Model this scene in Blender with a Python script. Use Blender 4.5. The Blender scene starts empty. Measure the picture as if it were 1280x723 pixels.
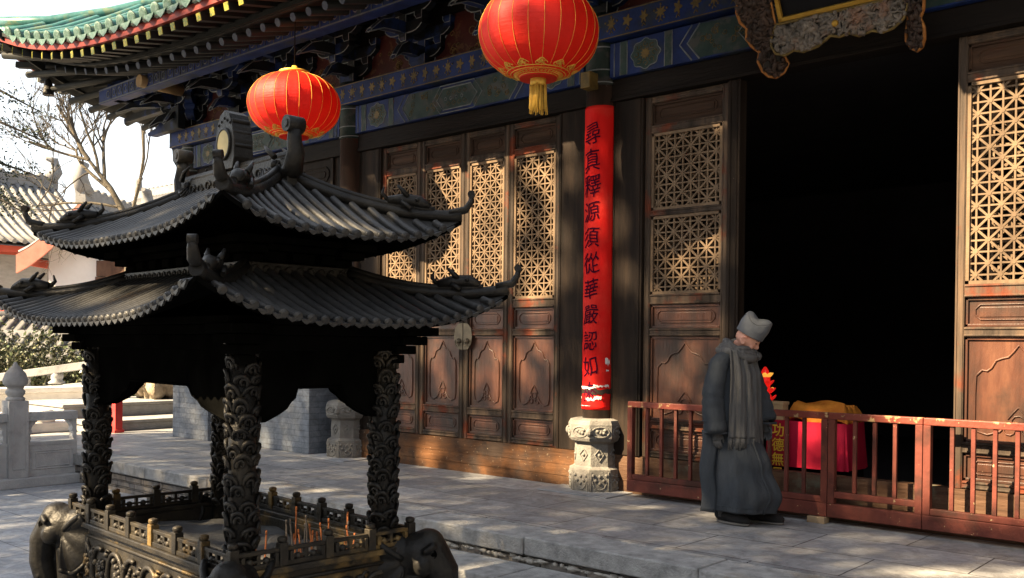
import bpy, bmesh, math, random
import numpy as np
from mathutils import Vector, Matrix

random.seed(7); RNG = np.random.default_rng(7)
SC = bpy.context.scene; COL = SC.collection
rad = math.radians

# ------------------------------------------------------------------ camera
YAW, PITCH, ROLL = 0.7184, -0.0083, 0.0106
_f = Vector((-math.sin(YAW)*math.cos(PITCH), math.cos(YAW)*math.cos(PITCH), math.sin(PITCH)))
_r = Vector((math.cos(YAW), math.sin(YAW), 0)); _u = _r.cross(_f)
_c, _s = math.cos(ROLL), math.sin(ROLL)
CR, CU = _c*_r + _s*_u, -_s*_r + _c*_u
cd = bpy.data.cameras.new('camera'); cam = bpy.data.objects.new('camera', cd); COL.objects.link(cam)
cam.matrix_world = Matrix(((CR.x, CU.x, -_f.x, 0), (CR.y, CU.y, -_f.y, -7.706), (CR.z, CU.z, -_f.z, 1.425), (0, 0, 0, 1)))
cd.sensor_width = 36; cd.lens = 33.4; cd.shift_y = 0.0626; cd.clip_start = 0.05; cd.clip_end = 2000
SC.camera = cam

# ------------------------------------------------------------------ sky, sun, exposure
SUN_AZ, SUN_EL = rad(25), rad(38)          # measured from the front of the hall (-Y) towards -X
SUN = Vector((-math.sin(SUN_AZ)*math.cos(SUN_EL), -math.cos(SUN_AZ)*math.cos(SUN_EL), math.sin(SUN_EL)))
w = bpy.data.worlds.new('World'); SC.world = w; w.use_nodes = True
nt = w.node_tree; nt.nodes.clear()
sky = nt.nodes.new('ShaderNodeTexSky'); sky.sky_type = 'NISHITA'; sky.sun_disc = False
sky.sun_elevation = SUN_EL; sky.sun_rotation = rad(205); sky.air_density = 1.2; sky.dust_density = 1.0; sky.ozone_density = 1.0
hs = nt.nodes.new('ShaderNodeHueSaturation'); hs.inputs['Saturation'].default_value = 0.30
bg = nt.nodes.new('ShaderNodeBackground'); bg.inputs['Strength'].default_value = 0.058
wo = nt.nodes.new('ShaderNodeOutputWorld')
nt.links.new(sky.outputs[0], hs.inputs['Color']); nt.links.new(hs.outputs[0], bg.inputs['Color']); nt.links.new(bg.outputs[0], wo.inputs['Surface'])
sl = bpy.data.lights.new('sun', 'SUN'); sl.energy = 5.0; sl.angle = rad(0.5); sl.color = (1.0, 0.77, 0.48)
so = bpy.data.objects.new('sun', sl); COL.objects.link(so); so.rotation_euler = SUN.to_track_quat('Z', 'Y').to_euler(); so.location = (0, -20, 30)
SC.view_settings.view_transform = 'Standard'; SC.view_settings.look = 'None'
SC.view_settings.exposure = 2.65; SC.view_settings.gamma = 1.0; SC.view_settings.use_curve_mapping = False
SC.render.engine = 'CYCLES'
SC.cycles.use_denoising = True; SC.cycles.max_bounces = 7; SC.cycles.diffuse_bounces = 4

# ------------------------------------------------------------------ mesh helper
class MB:
    def __init__(s): s.v, s.f, s.m, s.sm = [], [], [], []
    def add(s, vs, fs, m=0, smooth=False):
        o = len(s.v); s.v += [tuple(p) for p in vs]
        for f in fs: s.f.append(tuple(i + o for i in f)); s.m.append(m); s.sm.append(smooth)
        return s
    def box(s, x0, x1, y0, y1, z0, z1, m=0):
        vs = [(x, y, z) for z in (z0, z1) for y in (y0, y1) for x in (x0, x1)]
        return s.add(vs, [(0,2,3,1),(4,5,7,6),(0,1,5,4),(2,6,7,3),(0,4,6,2),(1,3,7,5)], m)
    def bar(s, p, q, wd, h, m=0, up=(0,0,1), ext=0.0):
        p, q = Vector(p), Vector(q); d = (q-p).normalized(); p = p-d*ext; q = q+d*ext
        up = Vector(up); a = d.cross(up)
        if a.length < 1e-4: a = d.cross(Vector((1,0,0)))
        a.normalize(); b = a.cross(d)
        vs = [o + a*(i*wd/2) + b*(j*h/2) for o in (p, q) for j in (-1, 1) for i in (-1, 1)]
        return s.add(vs, [(0,1,3,2),(4,6,7,5),(0,4,5,1),(2,3,7,6),(0,2,6,4),(1,5,7,3)], m)
    def tube(s, pts, r, n=7, m=0, caps=True, flat=1.0, smooth=True):
        P = [Vector(p) for p in pts]; N = len(P)
        R = [r]*N if not hasattr(r, '__len__') else list(r)
        vs = []; u = None
        for i in range(N):
            t = (P[min(i+1, N-1)] - P[max(i-1, 0)])
            if t.length < 1e-9: t = Vector((0,0,1))
            t.normalize()
            if u is None:
                u = t.cross(Vector((0,0,1)))
                if u.length < 1e-3: u = t.cross(Vector((0,1,0)))
            u = (u - t*u.dot(t))
            if u.length < 1e-6: u = t.cross(Vector((1,0.3,0)))
            u.normalize(); b = t.cross(u)
            for k in range(n):
                a = 2*math.pi*k/n
                vs.append(P[i] + u*(math.cos(a)*R[i]) + b*(math.sin(a)*R[i]*flat))
        fs = [(i*n+k, i*n+(k+1)%n, (i+1)*n+(k+1)%n, (i+1)*n+k) for i in range(N-1) for k in range(n)]
        s.add(vs, fs, m, smooth)
        if caps:
            o = len(s.v) - N*n
            s.f += [tuple(o+k for k in reversed(range(n))), tuple(o+(N-1)*n+k for k in range(n))]; s.m += [m, m]; s.sm += [False, False]
        return s
    def lathe(s, prof, n=24, c=(0,0,0), m=0, sx=1.0, sy=1.0, smooth=True, wob=None, rot=0.0):
        vs = []
        for (r, z) in prof:
            for k in range(n):
                a = 2*math.pi*k/n + rot; rr = r if wob is None else r*wob(a, z)
                vs.append((c[0]+rr*math.cos(a)*sx, c[1]+rr*math.sin(a)*sy, c[2]+z))
        L = len(prof)
        fs = [(i*n+k, i*n+(k+1)%n, (i+1)*n+(k+1)%n, (i+1)*n+k) for i in range(L-1) for k in range(n)]
        s.add(vs, fs, m, smooth); o = len(s.v)-L*n
        s.f += [tuple(o+k for k in reversed(range(n))), tuple(o+(L-1)*n+k for k in range(n))]; s.m += [m, m]; s.sm += [False, False]
        return s
    def prism(s, poly, o, ux, uy, d, m=0, smooth=False):
        o, ux, uy, d = Vector(o), Vector(ux), Vector(uy), Vector(d); n = len(poly)
        vs = [o + ux*p[0] + uy*p[1] for p in poly]; vs += [p + d for p in vs]
        fs = [tuple(reversed(range(n))), tuple(range(n, 2*n))] + [(k, (k+1)%n, n+(k+1)%n, n+k) for k in range(n)]
        return s.add(vs, fs, m, smooth)
    def grid(s, fn, nu, nv, m=0, cu=False, smooth=True):
        vs = [fn(i/(nu if cu else nu-1), j/(nv-1)) for j in range(nv) for i in range(nu)]
        fs = [(j*nu+i, j*nu+(i+1)%nu, (j+1)*nu+(i+1)%nu, (j+1)*nu+i) for j in range(nv-1) for i in range(nu if cu else nu-1)]
        return s.add(vs, fs, m, smooth)
    def ball(s, c, r, nu=12, nv=8, m=0, M=None):
        r = (r, r, r) if not hasattr(r, '__len__') else r
        def fn(u, v):
            a, b = 2*math.pi*u, math.pi*(v-0.5)*0.998
            p = Vector((r[0]*math.cos(a)*math.cos(b), r[1]*math.sin(a)*math.cos(b), r[2]*math.sin(b)))
            if M is not None: p = M @ p
            return (c[0]+p.x, c[1]+p.y, c[2]+p.z)
        return s.grid(fn, nu, nv, m, True)
    def xf(s, M):
        s.v = [tuple(M @ Vector(p)) for p in s.v]; return s
    def build(s, name, mats, parent=None, loc=None, bevel=0, solid=0, remesh=0, sub=0):
        """verts are given relative to the parent's origin (world if none); loc moves the origin, keeping the verts where they are"""
        me = bpy.data.meshes.new(name)
        vs = s.v if loc is None else [(p[0]-loc[0], p[1]-loc[1], p[2]-loc[2]) for p in s.v]
        me.from_pydata(vs, [], s.f)
        mats = mats if isinstance(mats, (list, tuple)) else [mats]
        for q in mats: me.materials.append(q)
        me.polygons.foreach_set('material_index', s.m); me.polygons.foreach_set('use_smooth', s.sm)
        bm = bmesh.new(); bm.from_mesh(me); bmesh.ops.recalc_face_normals(bm, faces=bm.faces); bm.to_mesh(me); bm.free()
        me.update()
        o = bpy.data.objects.new(name, me); COL.objects.link(o)
        if loc is not None: o.location = loc
        if parent is not None: o.parent = parent
        if remesh:
            q = o.modifiers.new('remesh', 'REMESH'); q.mode = 'VOXEL'; q.voxel_size = remesh; q.use_smooth_shade = True
            q = o.modifiers.new('smooth', 'SMOOTH'); q.factor = 0.5; q.iterations = 3
        if solid:
            q = o.modifiers.new('solid', 'SOLIDIFY'); q.thickness = solid; q.offset = 0
        if bevel:
            q = o.modifiers.new('bevel', 'BEVEL'); q.width = bevel; q.segments = 2; q.limit_method = 'ANGLE'; q.angle_limit = rad(40)
        if sub:
            q = o.modifiers.new('sub', 'SUBSURF'); q.levels = sub; q.render_levels = sub
        return o

def tag(o, label=None, cat=None, group=None, kind=None):
    for k, v in (('label', label), ('category', cat), ('group', group), ('kind', kind)):
        if v: o[k] = v
    return o
def thing(name, loc, label, cat, group=None, rz=0.0):
    o = bpy.data.objects.new(name, None); COL.objects.link(o); o.empty_display_size = 0.1
    o.location = loc; o.rotation_euler = (0, 0, rz)
    return tag(o, label, cat, group)
def copy_tree(o, parent=None):
    c = o.copy(); COL.objects.link(c)
    if parent is not None: c.parent = parent
    for ch in list(o.children): copy_tree(ch, c)
    return c
def lerp(a, b, t): return a + (b-a)*t

# ------------------------------------------------------------------ materials
def lin(h):
    h = h.lstrip('#'); c = [int(h[i:i+2], 16)/255 for i in (0, 2, 4)]
    return tuple(x/12.92 if x <= 0.04045 else ((x+0.055)/1.055)**2.4 for x in c)
def mat(name, cols, scale=(3, 3, 3), rough=0.7, metal=0.0, bump=0.0, bscale=30.0, detail=6.0, pos=None,
        stain=None, stain_scale=1.5, stain_pos=(0.55, 0.62), stain2=None, stain2_scale=9.0, stain2_pos=(0.62, 0.66), spec=0.2, bstretch=(1, 1, 1), trans=0.0, rvar=0.0):
    m = bpy.data.materials.new(name); m.use_nodes = True; t = m.node_tree; N = t.nodes; L = t.links; b = N['Principled BSDF']
    tc = N.new('ShaderNodeTexCoord'); oi = N.new('ShaderNodeObjectInfo')
    ad = N.new('ShaderNodeVectorMath'); ad.operation = 'MULTIPLY_ADD'
    ad.inputs[0].default_value = (1, 1, 1)
    cx = N.new('ShaderNodeCombineXYZ')
    mu = N.new('ShaderNodeMath'); mu.operation = 'MULTIPLY'; mu.inputs[1].default_value = 37.0
    L.new(oi.outputs['Random'], mu.inputs[0])
    for i in range(3): L.new(mu.outputs[0], cx.inputs[i])
    va = N.new('ShaderNodeVectorMath'); va.operation = 'ADD'; L.new(tc.outputs['Object'], va.inputs[0]); L.new(cx.outputs[0], va.inputs[1])
    N.remove(ad)
    def noise(sc, vec_scale=None, det=detail):
        mp = N.new('ShaderNodeVectorMath'); mp.operation = 'MULTIPLY'; mp.inputs[1].default_value = vec_scale or (1, 1, 1)
        L.new(va.outputs[0], mp.inputs[0]); n = N.new('ShaderNodeTexNoise'); n.inputs['Scale'].default_value = sc; n.inputs['Detail'].default_value = det
        n.inputs['Roughness'].default_value = 0.62
        L.new(mp.outputs[0], n.inputs['Vector']); return n.outputs['Fac']
    def ramp(fac, cs, ps):
        r = N.new('ShaderNodeValToRGB'); e = r.color_ramp.elements
        while len(e) < len(cs): e.new(0.5)
        for i, (c, p) in enumerate(zip(cs, ps)): e[i].position = p; e[i].color = (*c[:3], 1)
        L.new(fac, r.inputs[0]); return r.outputs[0]
    n1 = noise(1.0, scale)
    ps = pos or [0.3 + 0.4*i/max(1, len(cols)-1) for i in range(len(cols))]
    colr = ramp(n1, cols, ps) if len(cols) > 1 else None
    def over(base, c, fac):
        x = N.new('ShaderNodeMixRGB'); L.new(fac, x.inputs[0])
        if base is None: x.inputs[1].default_value = (*cols[0], 1)
        else: L.new(base, x.inputs[1])
        x.inputs[2].default_value = (*c, 1); return x.outputs[0]
    if stain: colr = over(colr, stain, ramp(noise(stain_scale), [(0,0,0), (1,1,1)], stain_pos))
    if stain2: colr = over(colr, stain2, ramp(noise(stain2_scale), [(0,0,0), (1,1,1)], stain2_pos))
    if colr is None: b.inputs['Base Color'].default_value = (*cols[0], 1)
    else: L.new(colr, b.inputs['Base Color'])
    b.inputs['Roughness'].default_value = rough; b.inputs['Metallic'].default_value = metal; b.inputs['Specular IOR Level'].default_value = spec
    if rvar:
        mr = N.new('ShaderNodeMapRange'); mr.inputs['To Min'].default_value = rough-rvar; mr.inputs['To Max'].default_value = rough+rvar
        L.new(noise(4.0), mr.inputs[0]); L.new(mr.outputs[0], b.inputs['Roughness'])
    if bump:
        bp = N.new('ShaderNodeBump'); bp.inputs['Strength'].default_value = bump; bp.inputs['Distance'].default_value = 0.02
        L.new(noise(bscale, bstretch), bp.inputs['Height']); L.new(bp.outputs[0], b.inputs['Normal'])
    if trans:
        tr = N.new('ShaderNodeBsdfTranslucent'); mx = N.new('ShaderNodeMixShader'); mx.inputs[0].default_value = trans
        if colr is None: tr.inputs[0].default_value = (*cols[0], 1)
        else: L.new(colr, tr.inputs[0])
        out = N['Material Output']; L.new(b.outputs[0], mx.inputs[1]); L.new(tr.outputs[0], mx.inputs[2]); L.new(mx.outputs[0], out.inputs['Surface'])
    return m
def brick_mat(name, c1, c2, mortar, bw, rh, ms, axis='xy', rough=0.75, bump=0.5, vary=0.5, offset=0.5, noise_cols=None, mix=0.55, rot=0.0, spec=0.3):
    m = bpy.data.materials.new(name); m.use_nodes = True; t = m.node_tree; N = t.nodes; L = t.links; b = N['Principled BSDF']
    ge = N.new('ShaderNodeNewGeometry'); sp = N.new('ShaderNodeSeparateXYZ'); L.new(ge.outputs['Position'], sp.inputs[0])
    cb = N.new('ShaderNodeCombineXYZ')
    if axis == 'xy': L.new(sp.outputs[0], cb.inputs[0]); L.new(sp.outputs[1], cb.inputs[1])
    else:
        a = N.new('ShaderNodeMath'); a.operation = 'ADD'; L.new(sp.outputs[0], a.inputs[0]); L.new(sp.outputs[1], a.inputs[1])
        L.new(a.outputs[0], cb.inputs[0]); L.new(sp.outputs[2], cb.inputs[1])
    # wobble the joints a little
    wn = N.new('ShaderNodeTexNoise'); wn.inputs['Scale'].default_value = 5.0; L.new(ge.outputs['Position'], wn.inputs['Vector'])
    ws = N.new('ShaderNodeVectorMath'); ws.operation = 'SCALE'; ws.inputs['Scale'].default_value = 0.012; L.new(wn.outputs['Color'], ws.inputs[0])
    wa = N.new('ShaderNodeVectorMath'); wa.operation = 'ADD'; L.new(cb.outputs[0], wa.inputs[0]); L.new(ws.outputs[0], wa.inputs[1])
    br = N.new('ShaderNodeTexBrick'); br.inputs['Scale'].default_value = 1.0; br.offset = offset
    br.inputs['Brick Width'].default_value = bw; br.inputs['Row Height'].default_value = rh; br.inputs['Mortar Size'].default_value = ms
    br.inputs['Mortar Smooth'].default_value = 0.25; br.inputs['Bias'].default_value = 0.0
    br.inputs['Color1'].default_value = (*c1, 1); br.inputs['Color2'].default_value = (*c2, 1); br.inputs['Mortar'].default_value = (*mortar, 1)
    L.new(wa.outputs[0], br.inputs['Vector'])
    n = N.new('ShaderNodeTexNoise'); n.inputs['Scale'].default_value = 1.7; n.inputs['Detail'].default_value = 9; n.inputs['Roughness'].default_value = 0.65; L.new(ge.outputs['Position'], n.inputs['Vector'])
    rp = N.new('ShaderNodeValToRGB'); e = rp.color_ramp.elements; nc = noise_cols or [(0.45,)*3, (1.0,)*3]
    e[0].position, e[1].position = 0.3, 0.68; e[0].color = (*nc[0], 1); e[1].color = (*nc[1], 1); L.new(n.outputs['Fac'], rp.inputs[0])
    mx = N.new('ShaderNodeMixRGB'); mx.blend_type = 'MULTIPLY'; mx.inputs[0].default_value = mix
    L.new(br.outputs['Color'], mx.inputs[1]); L.new(rp.outputs[0], mx.inputs[2]); L.new(mx.outputs[0], b.inputs['Base Color'])
    b.inputs['Roughness'].default_value = rough; b.inputs['Specular IOR Level'].default_value = spec
    n3 = N.new('ShaderNodeTexNoise'); n3.inputs['Scale'].default_value = 7.0; n3.inputs['Detail'].default_value = 10; n3.inputs['Roughness'].default_value = 0.75; n3.inputs['Distortion'].default_value = 1.2; L.new(ge.outputs['Position'], n3.inputs['Vector'])
    r3 = N.new('ShaderNodeValToRGB'); e3 = r3.color_ramp.elements; e3[0].position, e3[1].position = 0.36, 0.60; e3[0].color = (0.50, 0.49, 0.48, 1); e3[1].color = (1.06, 1.06, 1.06, 1); L.new(n3.outputs['Fac'], r3.inputs[0])
    m3 = N.new('ShaderNodeMixRGB'); m3.blend_type = 'MULTIPLY'; m3.inputs[0].default_value = 0.8; L.new(mx.outputs[0], m3.inputs[1]); L.new(r3.outputs[0], m3.inputs[2]); L.new(m3.outputs[0], b.inputs['Base Color'])
    n2 = N.new('ShaderNodeTexNoise'); n2.inputs['Scale'].default_value = 22; n2.inputs['Detail'].default_value = 8; L.new(ge.outputs['Position'], n2.inputs['Vector'])
    ma = N.new('ShaderNodeMath'); ma.operation = 'MULTIPLY_ADD'; ma.inputs[1].default_value = -1.2; L.new(br.outputs['Fac'], ma.inputs[0]); L.new(n2.outputs['Fac'], ma.inputs[2])
    bp = N.new('ShaderNodeBump'); bp.inputs['Strength'].default_value = bump; bp.inputs['Distance'].default_value = 0.012
    L.new(ma.outputs[0], bp.inputs['Height']); L.new(bp.outputs[0], b.inputs['Normal'])
    return m

VW = (9, 9, 0.7); HW = (0.7, 9, 9)
WOOD = mat('door_wood', [(0.016,0.0125,0.010), (0.052,0.039,0.030), (0.115,0.076,0.050)], VW, 0.7, spec=0.10, bump=0.35, bscale=14, bstretch=(4,4,0.5), stain=(0.12,0.030,0.014), stain_scale=2.2, stain_pos=(0.56,0.66), stain2=(0.20,0.14,0.09), stain2_scale=34, stain2_pos=(0.70,0.75))
WOODH = mat('rail_wood', [(0.0105,0.00675,0.00525), (0.03375,0.0195,0.01275), (0.0675,0.0375,0.0225)], HW, 0.7, spec=0.10, bump=0.35, bscale=14, bstretch=(0.5,4,4), stain=(0.06,0.024,0.015), stain_scale=2.2, stain_pos=(0.58,0.68), stain2=(0.16,0.12,0.08), stain2_scale=34, stain2_pos=(0.70,0.75))
LATT = mat('lattice_wood', [(0.0744,0.0516,0.0336), (0.192,0.132,0.0828)], (5,5,2), 0.7, spec=0.10, bump=0.2, bscale=40)
PANEL = mat('panel_wood', [(0.020,0.011,0.008), (0.070,0.027,0.016), (0.14,0.06,0.033)], (4,4,0.8), 0.38, spec=0.3, bump=0.25, bscale=12, bstretch=(4,4,0.5), stain=(0.026,0.018,0.014), stain_scale=1.6, stain_pos=(0.48,0.66), stain2=(0.22,0.15,0.09), stain2_scale=31, stain2_pos=(0.71,0.76))
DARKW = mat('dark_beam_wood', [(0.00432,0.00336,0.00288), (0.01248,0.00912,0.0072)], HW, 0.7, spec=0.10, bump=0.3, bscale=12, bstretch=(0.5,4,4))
SILLW = mat('sill_wood', [(0.04888,0.02346,0.01173), (0.1271,0.05669,0.02346), (0.1955,0.1026,0.04888)], (0.6,6,5), 0.7, spec=0.10, bump=0.4, bscale=12, bstretch=(0.4,3,3), stain=(0.040,0.027,0.020), stain_scale=1.8, stain_pos=(0.46,0.62), stain2=(0.36,0.28,0.18), stain2_scale=38, stain2_pos=(0.655,0.69))
PLANK = mat('threshold_wood', [(0.03,0.018,0.012), (0.08,0.044,0.027), (0.14,0.085,0.053)], (0.7,6,7), 0.7, spec=0.10, bump=0.5, bscale=14, bstretch=(0.4,3,3), stain=(0.13,0.15,0.11), stain_scale=2.3, stain_pos=(0.55,0.7))
JAMB = mat('jamb_wood', [(0.0054,0.00405,0.00315), (0.0153,0.0108,0.0081), (0.0315,0.02115,0.0144)], VW, 0.7, spec=0.10, bump=0.3, bscale=12, bstretch=(4,4,0.5), stain2=(0.22,0.18,0.14), stain2_scale=45, stain2_pos=(0.7,0.74))
COLW = mat('column_lacquer', [(0.02,0.014,0.011), (0.06,0.038,0.028)], VW, 0.4, bump=0.2, bscale=10, stain=(0.12,0.05,0.025), stain_scale=1.3, stain_pos=(0.55,0.7), stain2=(0.3,0.25,0.2), stain2_scale=40, stain2_pos=(0.7,0.74))
BLUE = mat('blue_paint', [(0.002805,0.008415,0.03927), (0.008415,0.02431,0.1122)], (4,4,4), 0.6, stain=(0.02,0.025,0.03), stain_scale=3, stain_pos=(0.5,0.65), bump=0.15, bscale=40)
DKGREEN = mat('dark_green_paint', [(0.0036,0.0096,0.0084), (0.012,0.024,0.0192)], (5,5,5), 0.6, bump=0.15, bscale=40, stain=(0.03,0.03,0.028), stain_scale=6, stain_pos=(0.5,0.6))
GREYGOLD = mat('faded_gold_paint', [(0.0612,0.04335,0.0153), (0.153,0.102,0.0306)], (12,12,12), 0.5, metal=0.2)
PALELINE = mat('pale_outline_paint', [(0.08125,0.09375,0.1), (0.2,0.2125,0.2125)], (9,9,9), 0.6)
BRKT = mat('bracket_paint', [(0.00288,0.00384,0.00528), (0.00672,0.00864,0.01056)], (5,5,5), 0.65, stain=(0.008,0.02,0.075), stain_scale=2.5, stain_pos=(0.5,0.6))
REDPAN = mat('dark_red_panel', [(0.028,0.005,0.004), (0.055,0.010,0.008)], (4,4,4), 0.6, stain=(0.07,0.035,0.015), stain_scale=11, stain_pos=(0.56,0.6))
RAFT = mat('rafter_paint', [(0.00384,0.0048,0.0048), (0.01056,0.01152,0.01056)], (6,6,6), 0.65)
RAFTEND = mat('rafter_end_paint', [(0.2205,0.1785,0.01575), (0.3045,0.2625,0.0315)], (30,30,30), 0.5, stain=(0.10,0.14,0.03), stain_scale=35, stain_pos=(0.5,0.56))
BLUEEND = mat('blue_rafter_end', [(0.0042,0.0105,0.035), (0.035,0.0455,0.0595)], (22,22,22), 0.6)
FASCIA = mat('red_fascia', [(0.13,0.0143,0.00975), (0.195,0.02925,0.0195)], (5,5,5), 0.55)
GTILE = mat('green_glazed_tile', [(0.012,0.05625,0.051), (0.024,0.1013,0.09375), (0.05625,0.1425,0.1387)], (7,7,7), 0.25, spec=0.6, stain=(0.08,0.12,0.07), stain_scale=6, stain_pos=(0.52,0.64))
GTILEEND = mat('tile_end_glaze', [(0.03,0.078,0.054), (0.102,0.15,0.132)], (22,22,22), 0.35, bump=0.5, bscale=40)
STONEB = mat('carved_stone', [(0.1144,0.1092,0.09885), (0.2081,0.1977,0.1769)], (7,7,7), 0.85, bump=0.5, bscale=50, stain=(0.13,0.12,0.11), stain_scale=4, stain_pos=(0.52,0.66))
BALST = mat('balustrade_stone', [(0.30,0.305,0.31), (0.46,0.46,0.46)], (4,4,4), 0.85, bump=0.4, bscale=40, stain=(0.22,0.22,0.22), stain_scale=2, stain_pos=(0.5,0.7))
STONEG = mat('grey_stone', [(0.20,0.205,0.215), (0.33,0.335,0.34)], (4,4,4), 0.85, bump=0.4, bscale=40, stain=(0.14,0.14,0.145), stain_scale=2, stain_pos=(0.5,0.7))
STONEE = mat('edge_stone', [(0.18,0.18,0.1776), (0.288,0.288,0.282), (0.372,0.372,0.36)], (9,9,9), 0.85, bump=0.6, bscale=55, stain=(0.20,0.17,0.13), stain_scale=1.2, stain_pos=(0.55,0.7))
PALEST = mat('pale_stone', [(0.5,0.48,0.45), (0.68,0.66,0.63)], (3,3,3), 0.85, bump=0.3, bscale=30)
PAVE = brick_mat('terrace_slabs', (0.245,0.247,0.252), (0.335,0.335,0.337), (0.03,0.03,0.03), 1.18, 0.62, 0.0055, 'xy', 0.62, 0.5, noise_cols=[(0.5,0.5,0.52),(1.1,1.1,1.08)], mix=0.8)
YARD = brick_mat('courtyard_slabs', (0.36,0.375,0.40), (0.43,0.445,0.465), (0.13,0.13,0.135), 1.1, 0.62, 0.005, 'xy', 0.65, 0.4, noise_cols=[(0.65,0.66,0.68),(1.08,1.08,1.08)], mix=0.8)
BRICKG = brick_mat('grey_brick', (0.17,0.19,0.215), (0.235,0.255,0.28), (0.13,0.14,0.155), 0.30, 0.075, 0.004, 'xz', 0.8, 0.5, noise_cols=[(0.7,0.7,0.72),(1.05,1.05,1.05)], mix=0.7)
BRICKP = brick_mat('platform_brick', (0.24,0.225,0.21), (0.33,0.29,0.25), (0.07,0.065,0.06), 0.42, 0.075, 0.006, 'xz', 0.85, 0.9, noise_cols=[(0.6,0.6,0.6),(1.05,1.05,1.05)], mix=0.7)
REDPAPER = mat('red_paper', [(0.506,0.00575,0.0046), (0.621,0.0092,0.0069)], (3,3,1), 0.65, bump=0.35, bscale=7, spec=0.12, stain=(0.55,0.035,0.022), stain_scale=2.2, stain_pos=(0.5,0.75))
INK = mat('ink', [(0.045,0.005,0.016)], rough=0.8, spec=0.0)
WHITEPAP = mat('white_paper', [(0.62,0.55,0.52), (0.75,0.7,0.68)], (20,20,20), 0.8)
REDCLOTH = mat('lantern_red_fabric', [(0.62,0.012,0.006), (0.74,0.026,0.010)], (2,2,2), 0.55, trans=0.35, spec=0.32, bump=0.3, bscale=5, bstretch=(1,1,9))
GOLD = mat('gold_thread', [(0.55,0.30,0.04), (0.75,0.48,0.09)], (20,20,20), 0.45, metal=0.1)
GOLDP = mat('gold_frame_paint', [(0.252,0.132,0.018), (0.36,0.216,0.036)], (10,10,10), 0.35, metal=0.4)
BRASS = mat('worn_brass', [(0.08,0.065,0.045), (0.135,0.11,0.075)], (9,9,9), 0.42, metal=0.5)
BRONZE = mat('black_bronze', [(0.00935,0.008883,0.008415), (0.02431,0.02338,0.02151)], (6,6,6), 0.42, metal=0.35, bump=0.25, bscale=50, stain=(0.05,0.042,0.03), stain_scale=3, stain_pos=(0.58,0.75), rvar=0.1)
BRONZEW = mat('worn_bronze', [(0.0128,0.012,0.0108), (0.032,0.0288,0.024), (0.06,0.0496,0.0336)], (4,4,4), 0.42, metal=0.35, bump=0.3, bscale=40, stain=(0.26,0.17,0.06), stain_scale=2.4, stain_pos=(0.55,0.70), rvar=0.1)
BTILE = mat('bronze_tile', [(0.01944,0.01944,0.02005), (0.04617,0.04617,0.04496)], (5,5,5), 0.48, metal=0.25, spec=0.35, bump=0.2, bscale=40, stain=(0.09,0.06,0.03), stain_scale=1.7, stain_pos=(0.6,0.74), rvar=0.1)
NEARBLK = mat('near_black', [(0.0012,0.0012,0.0012), (0.0036,0.0036,0.0033)], (5,5,5), 0.85, spec=0.0)  # near-black for aprons, eave parts, roof undersides, upper storey and eyes
ASH = mat('incense_ash', [(0.088,0.088,0.088), (0.1485,0.1485,0.1458)], (6,6,6), 0.95, bump=0.6, bscale=25)
FENCEP = mat('fence_red_paint', [(0.085,0.027,0.020), (0.155,0.043,0.031)], (6,6,3), 0.62, spec=0.12, bump=0.2, bscale=25, stain=(0.05,0.022,0.017), stain_scale=3, stain_pos=(0.52,0.66), stain2=(0.36,0.27,0.15), stain2_scale=17, stain2_pos=(0.665,0.69))
FENCET = mat('fence_worn_top', [(0.12,0.030,0.020), (0.19,0.045,0.030)], (6,6,3), 0.45, bump=0.3, bscale=25, stain=(0.38,0.25,0.12), stain_scale=9, stain_pos=(0.57,0.61))
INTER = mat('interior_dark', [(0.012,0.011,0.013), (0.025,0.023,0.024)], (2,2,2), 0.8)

# ================================================================== GROUND, TERRACE
EDGE = -2.33; GZ = -0.36
g = MB(); n = 40
g.add([(-90,-60,GZ), (60,-60,GZ), (60,90,GZ), (-90,90,GZ)], [(0,1,2,3)])
tag(g.build('courtyard_ground', YARD), kind='structure')
t = MB(); t.box(-16.5, 6, EDGE+0.40, 8, GZ-0.05, 0.0)
tag(t.build('terrace_pavement', PAVE), kind='structure')
# long edge stones, each one of its own length, slightly uneven
es = MB(); xs = [-16.5, -14.9, -13.4, -11.75, -10.2, -8.9, -7.3, -5.745, -4.57, -3.1, -1.7, -0.2, 1.3, 2.8, 4.4, 6]
for a, b in zip(xs[:-1], xs[1:]):
    dy, dz = random.uniform(-0.012, 0.012), random.uniform(-0.004, 0.003)
    es.box(a+0.004, b-0.004, EDGE+dy, EDGE+0.397, -0.135, dz)
tag(es.build('terrace_edge', STONEE, bevel=0.012), kind='structure')
bk = MB(); z = -0.145
for row in range(3):
    x = -16.5 - random.uniform(0, 0.3)
    while x < 6:
        L_ = random.uniform(0.34, 0.46)
        bk.box(x+0.004, x+L_-0.004, EDGE+0.035+random.uniform(-0.008, 0.008), EDGE+0.38, z-0.07, z-0.003); x += L_
    z -= 0.073
tag(bk.build('terrace_brick_courses', BRICKP, bevel=0.006), kind='structure')
# rubble mortar bed showing in the gap under the edge stones
rb = MB()
for i in range(420):
    x = random.uniform(-8, 3); rb.ball((x, EDGE+0.03+random.uniform(-0.02, 0.01), -0.165+random.uniform(-0.012, 0.008)), (random.uniform(0.02, 0.06), 0.02, random.uniform(0.008, 0.02)), 6, 4)
tag(rb.build('terrace_mortar_rubble', mat('mortar', [(0.2,0.19,0.17), (0.42,0.40,0.36)], (12,12,12), 0.95, bump=0.5, bscale=60)), kind='structure')
st = MB(); xs = [-5.6, -4.45, -3.2, -1.9, -0.5, 0.9, 2.4]
for a, b in zip(xs[:-1], xs[1:]): st.box(a+0.003, b-0.003, -2.78, EDGE+0.02, GZ-0.02, -0.20+random.uniform(-0.004, 0.004))
tag(st.build('terrace_step', STONEE, bevel=0.01), kind='structure')

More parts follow.
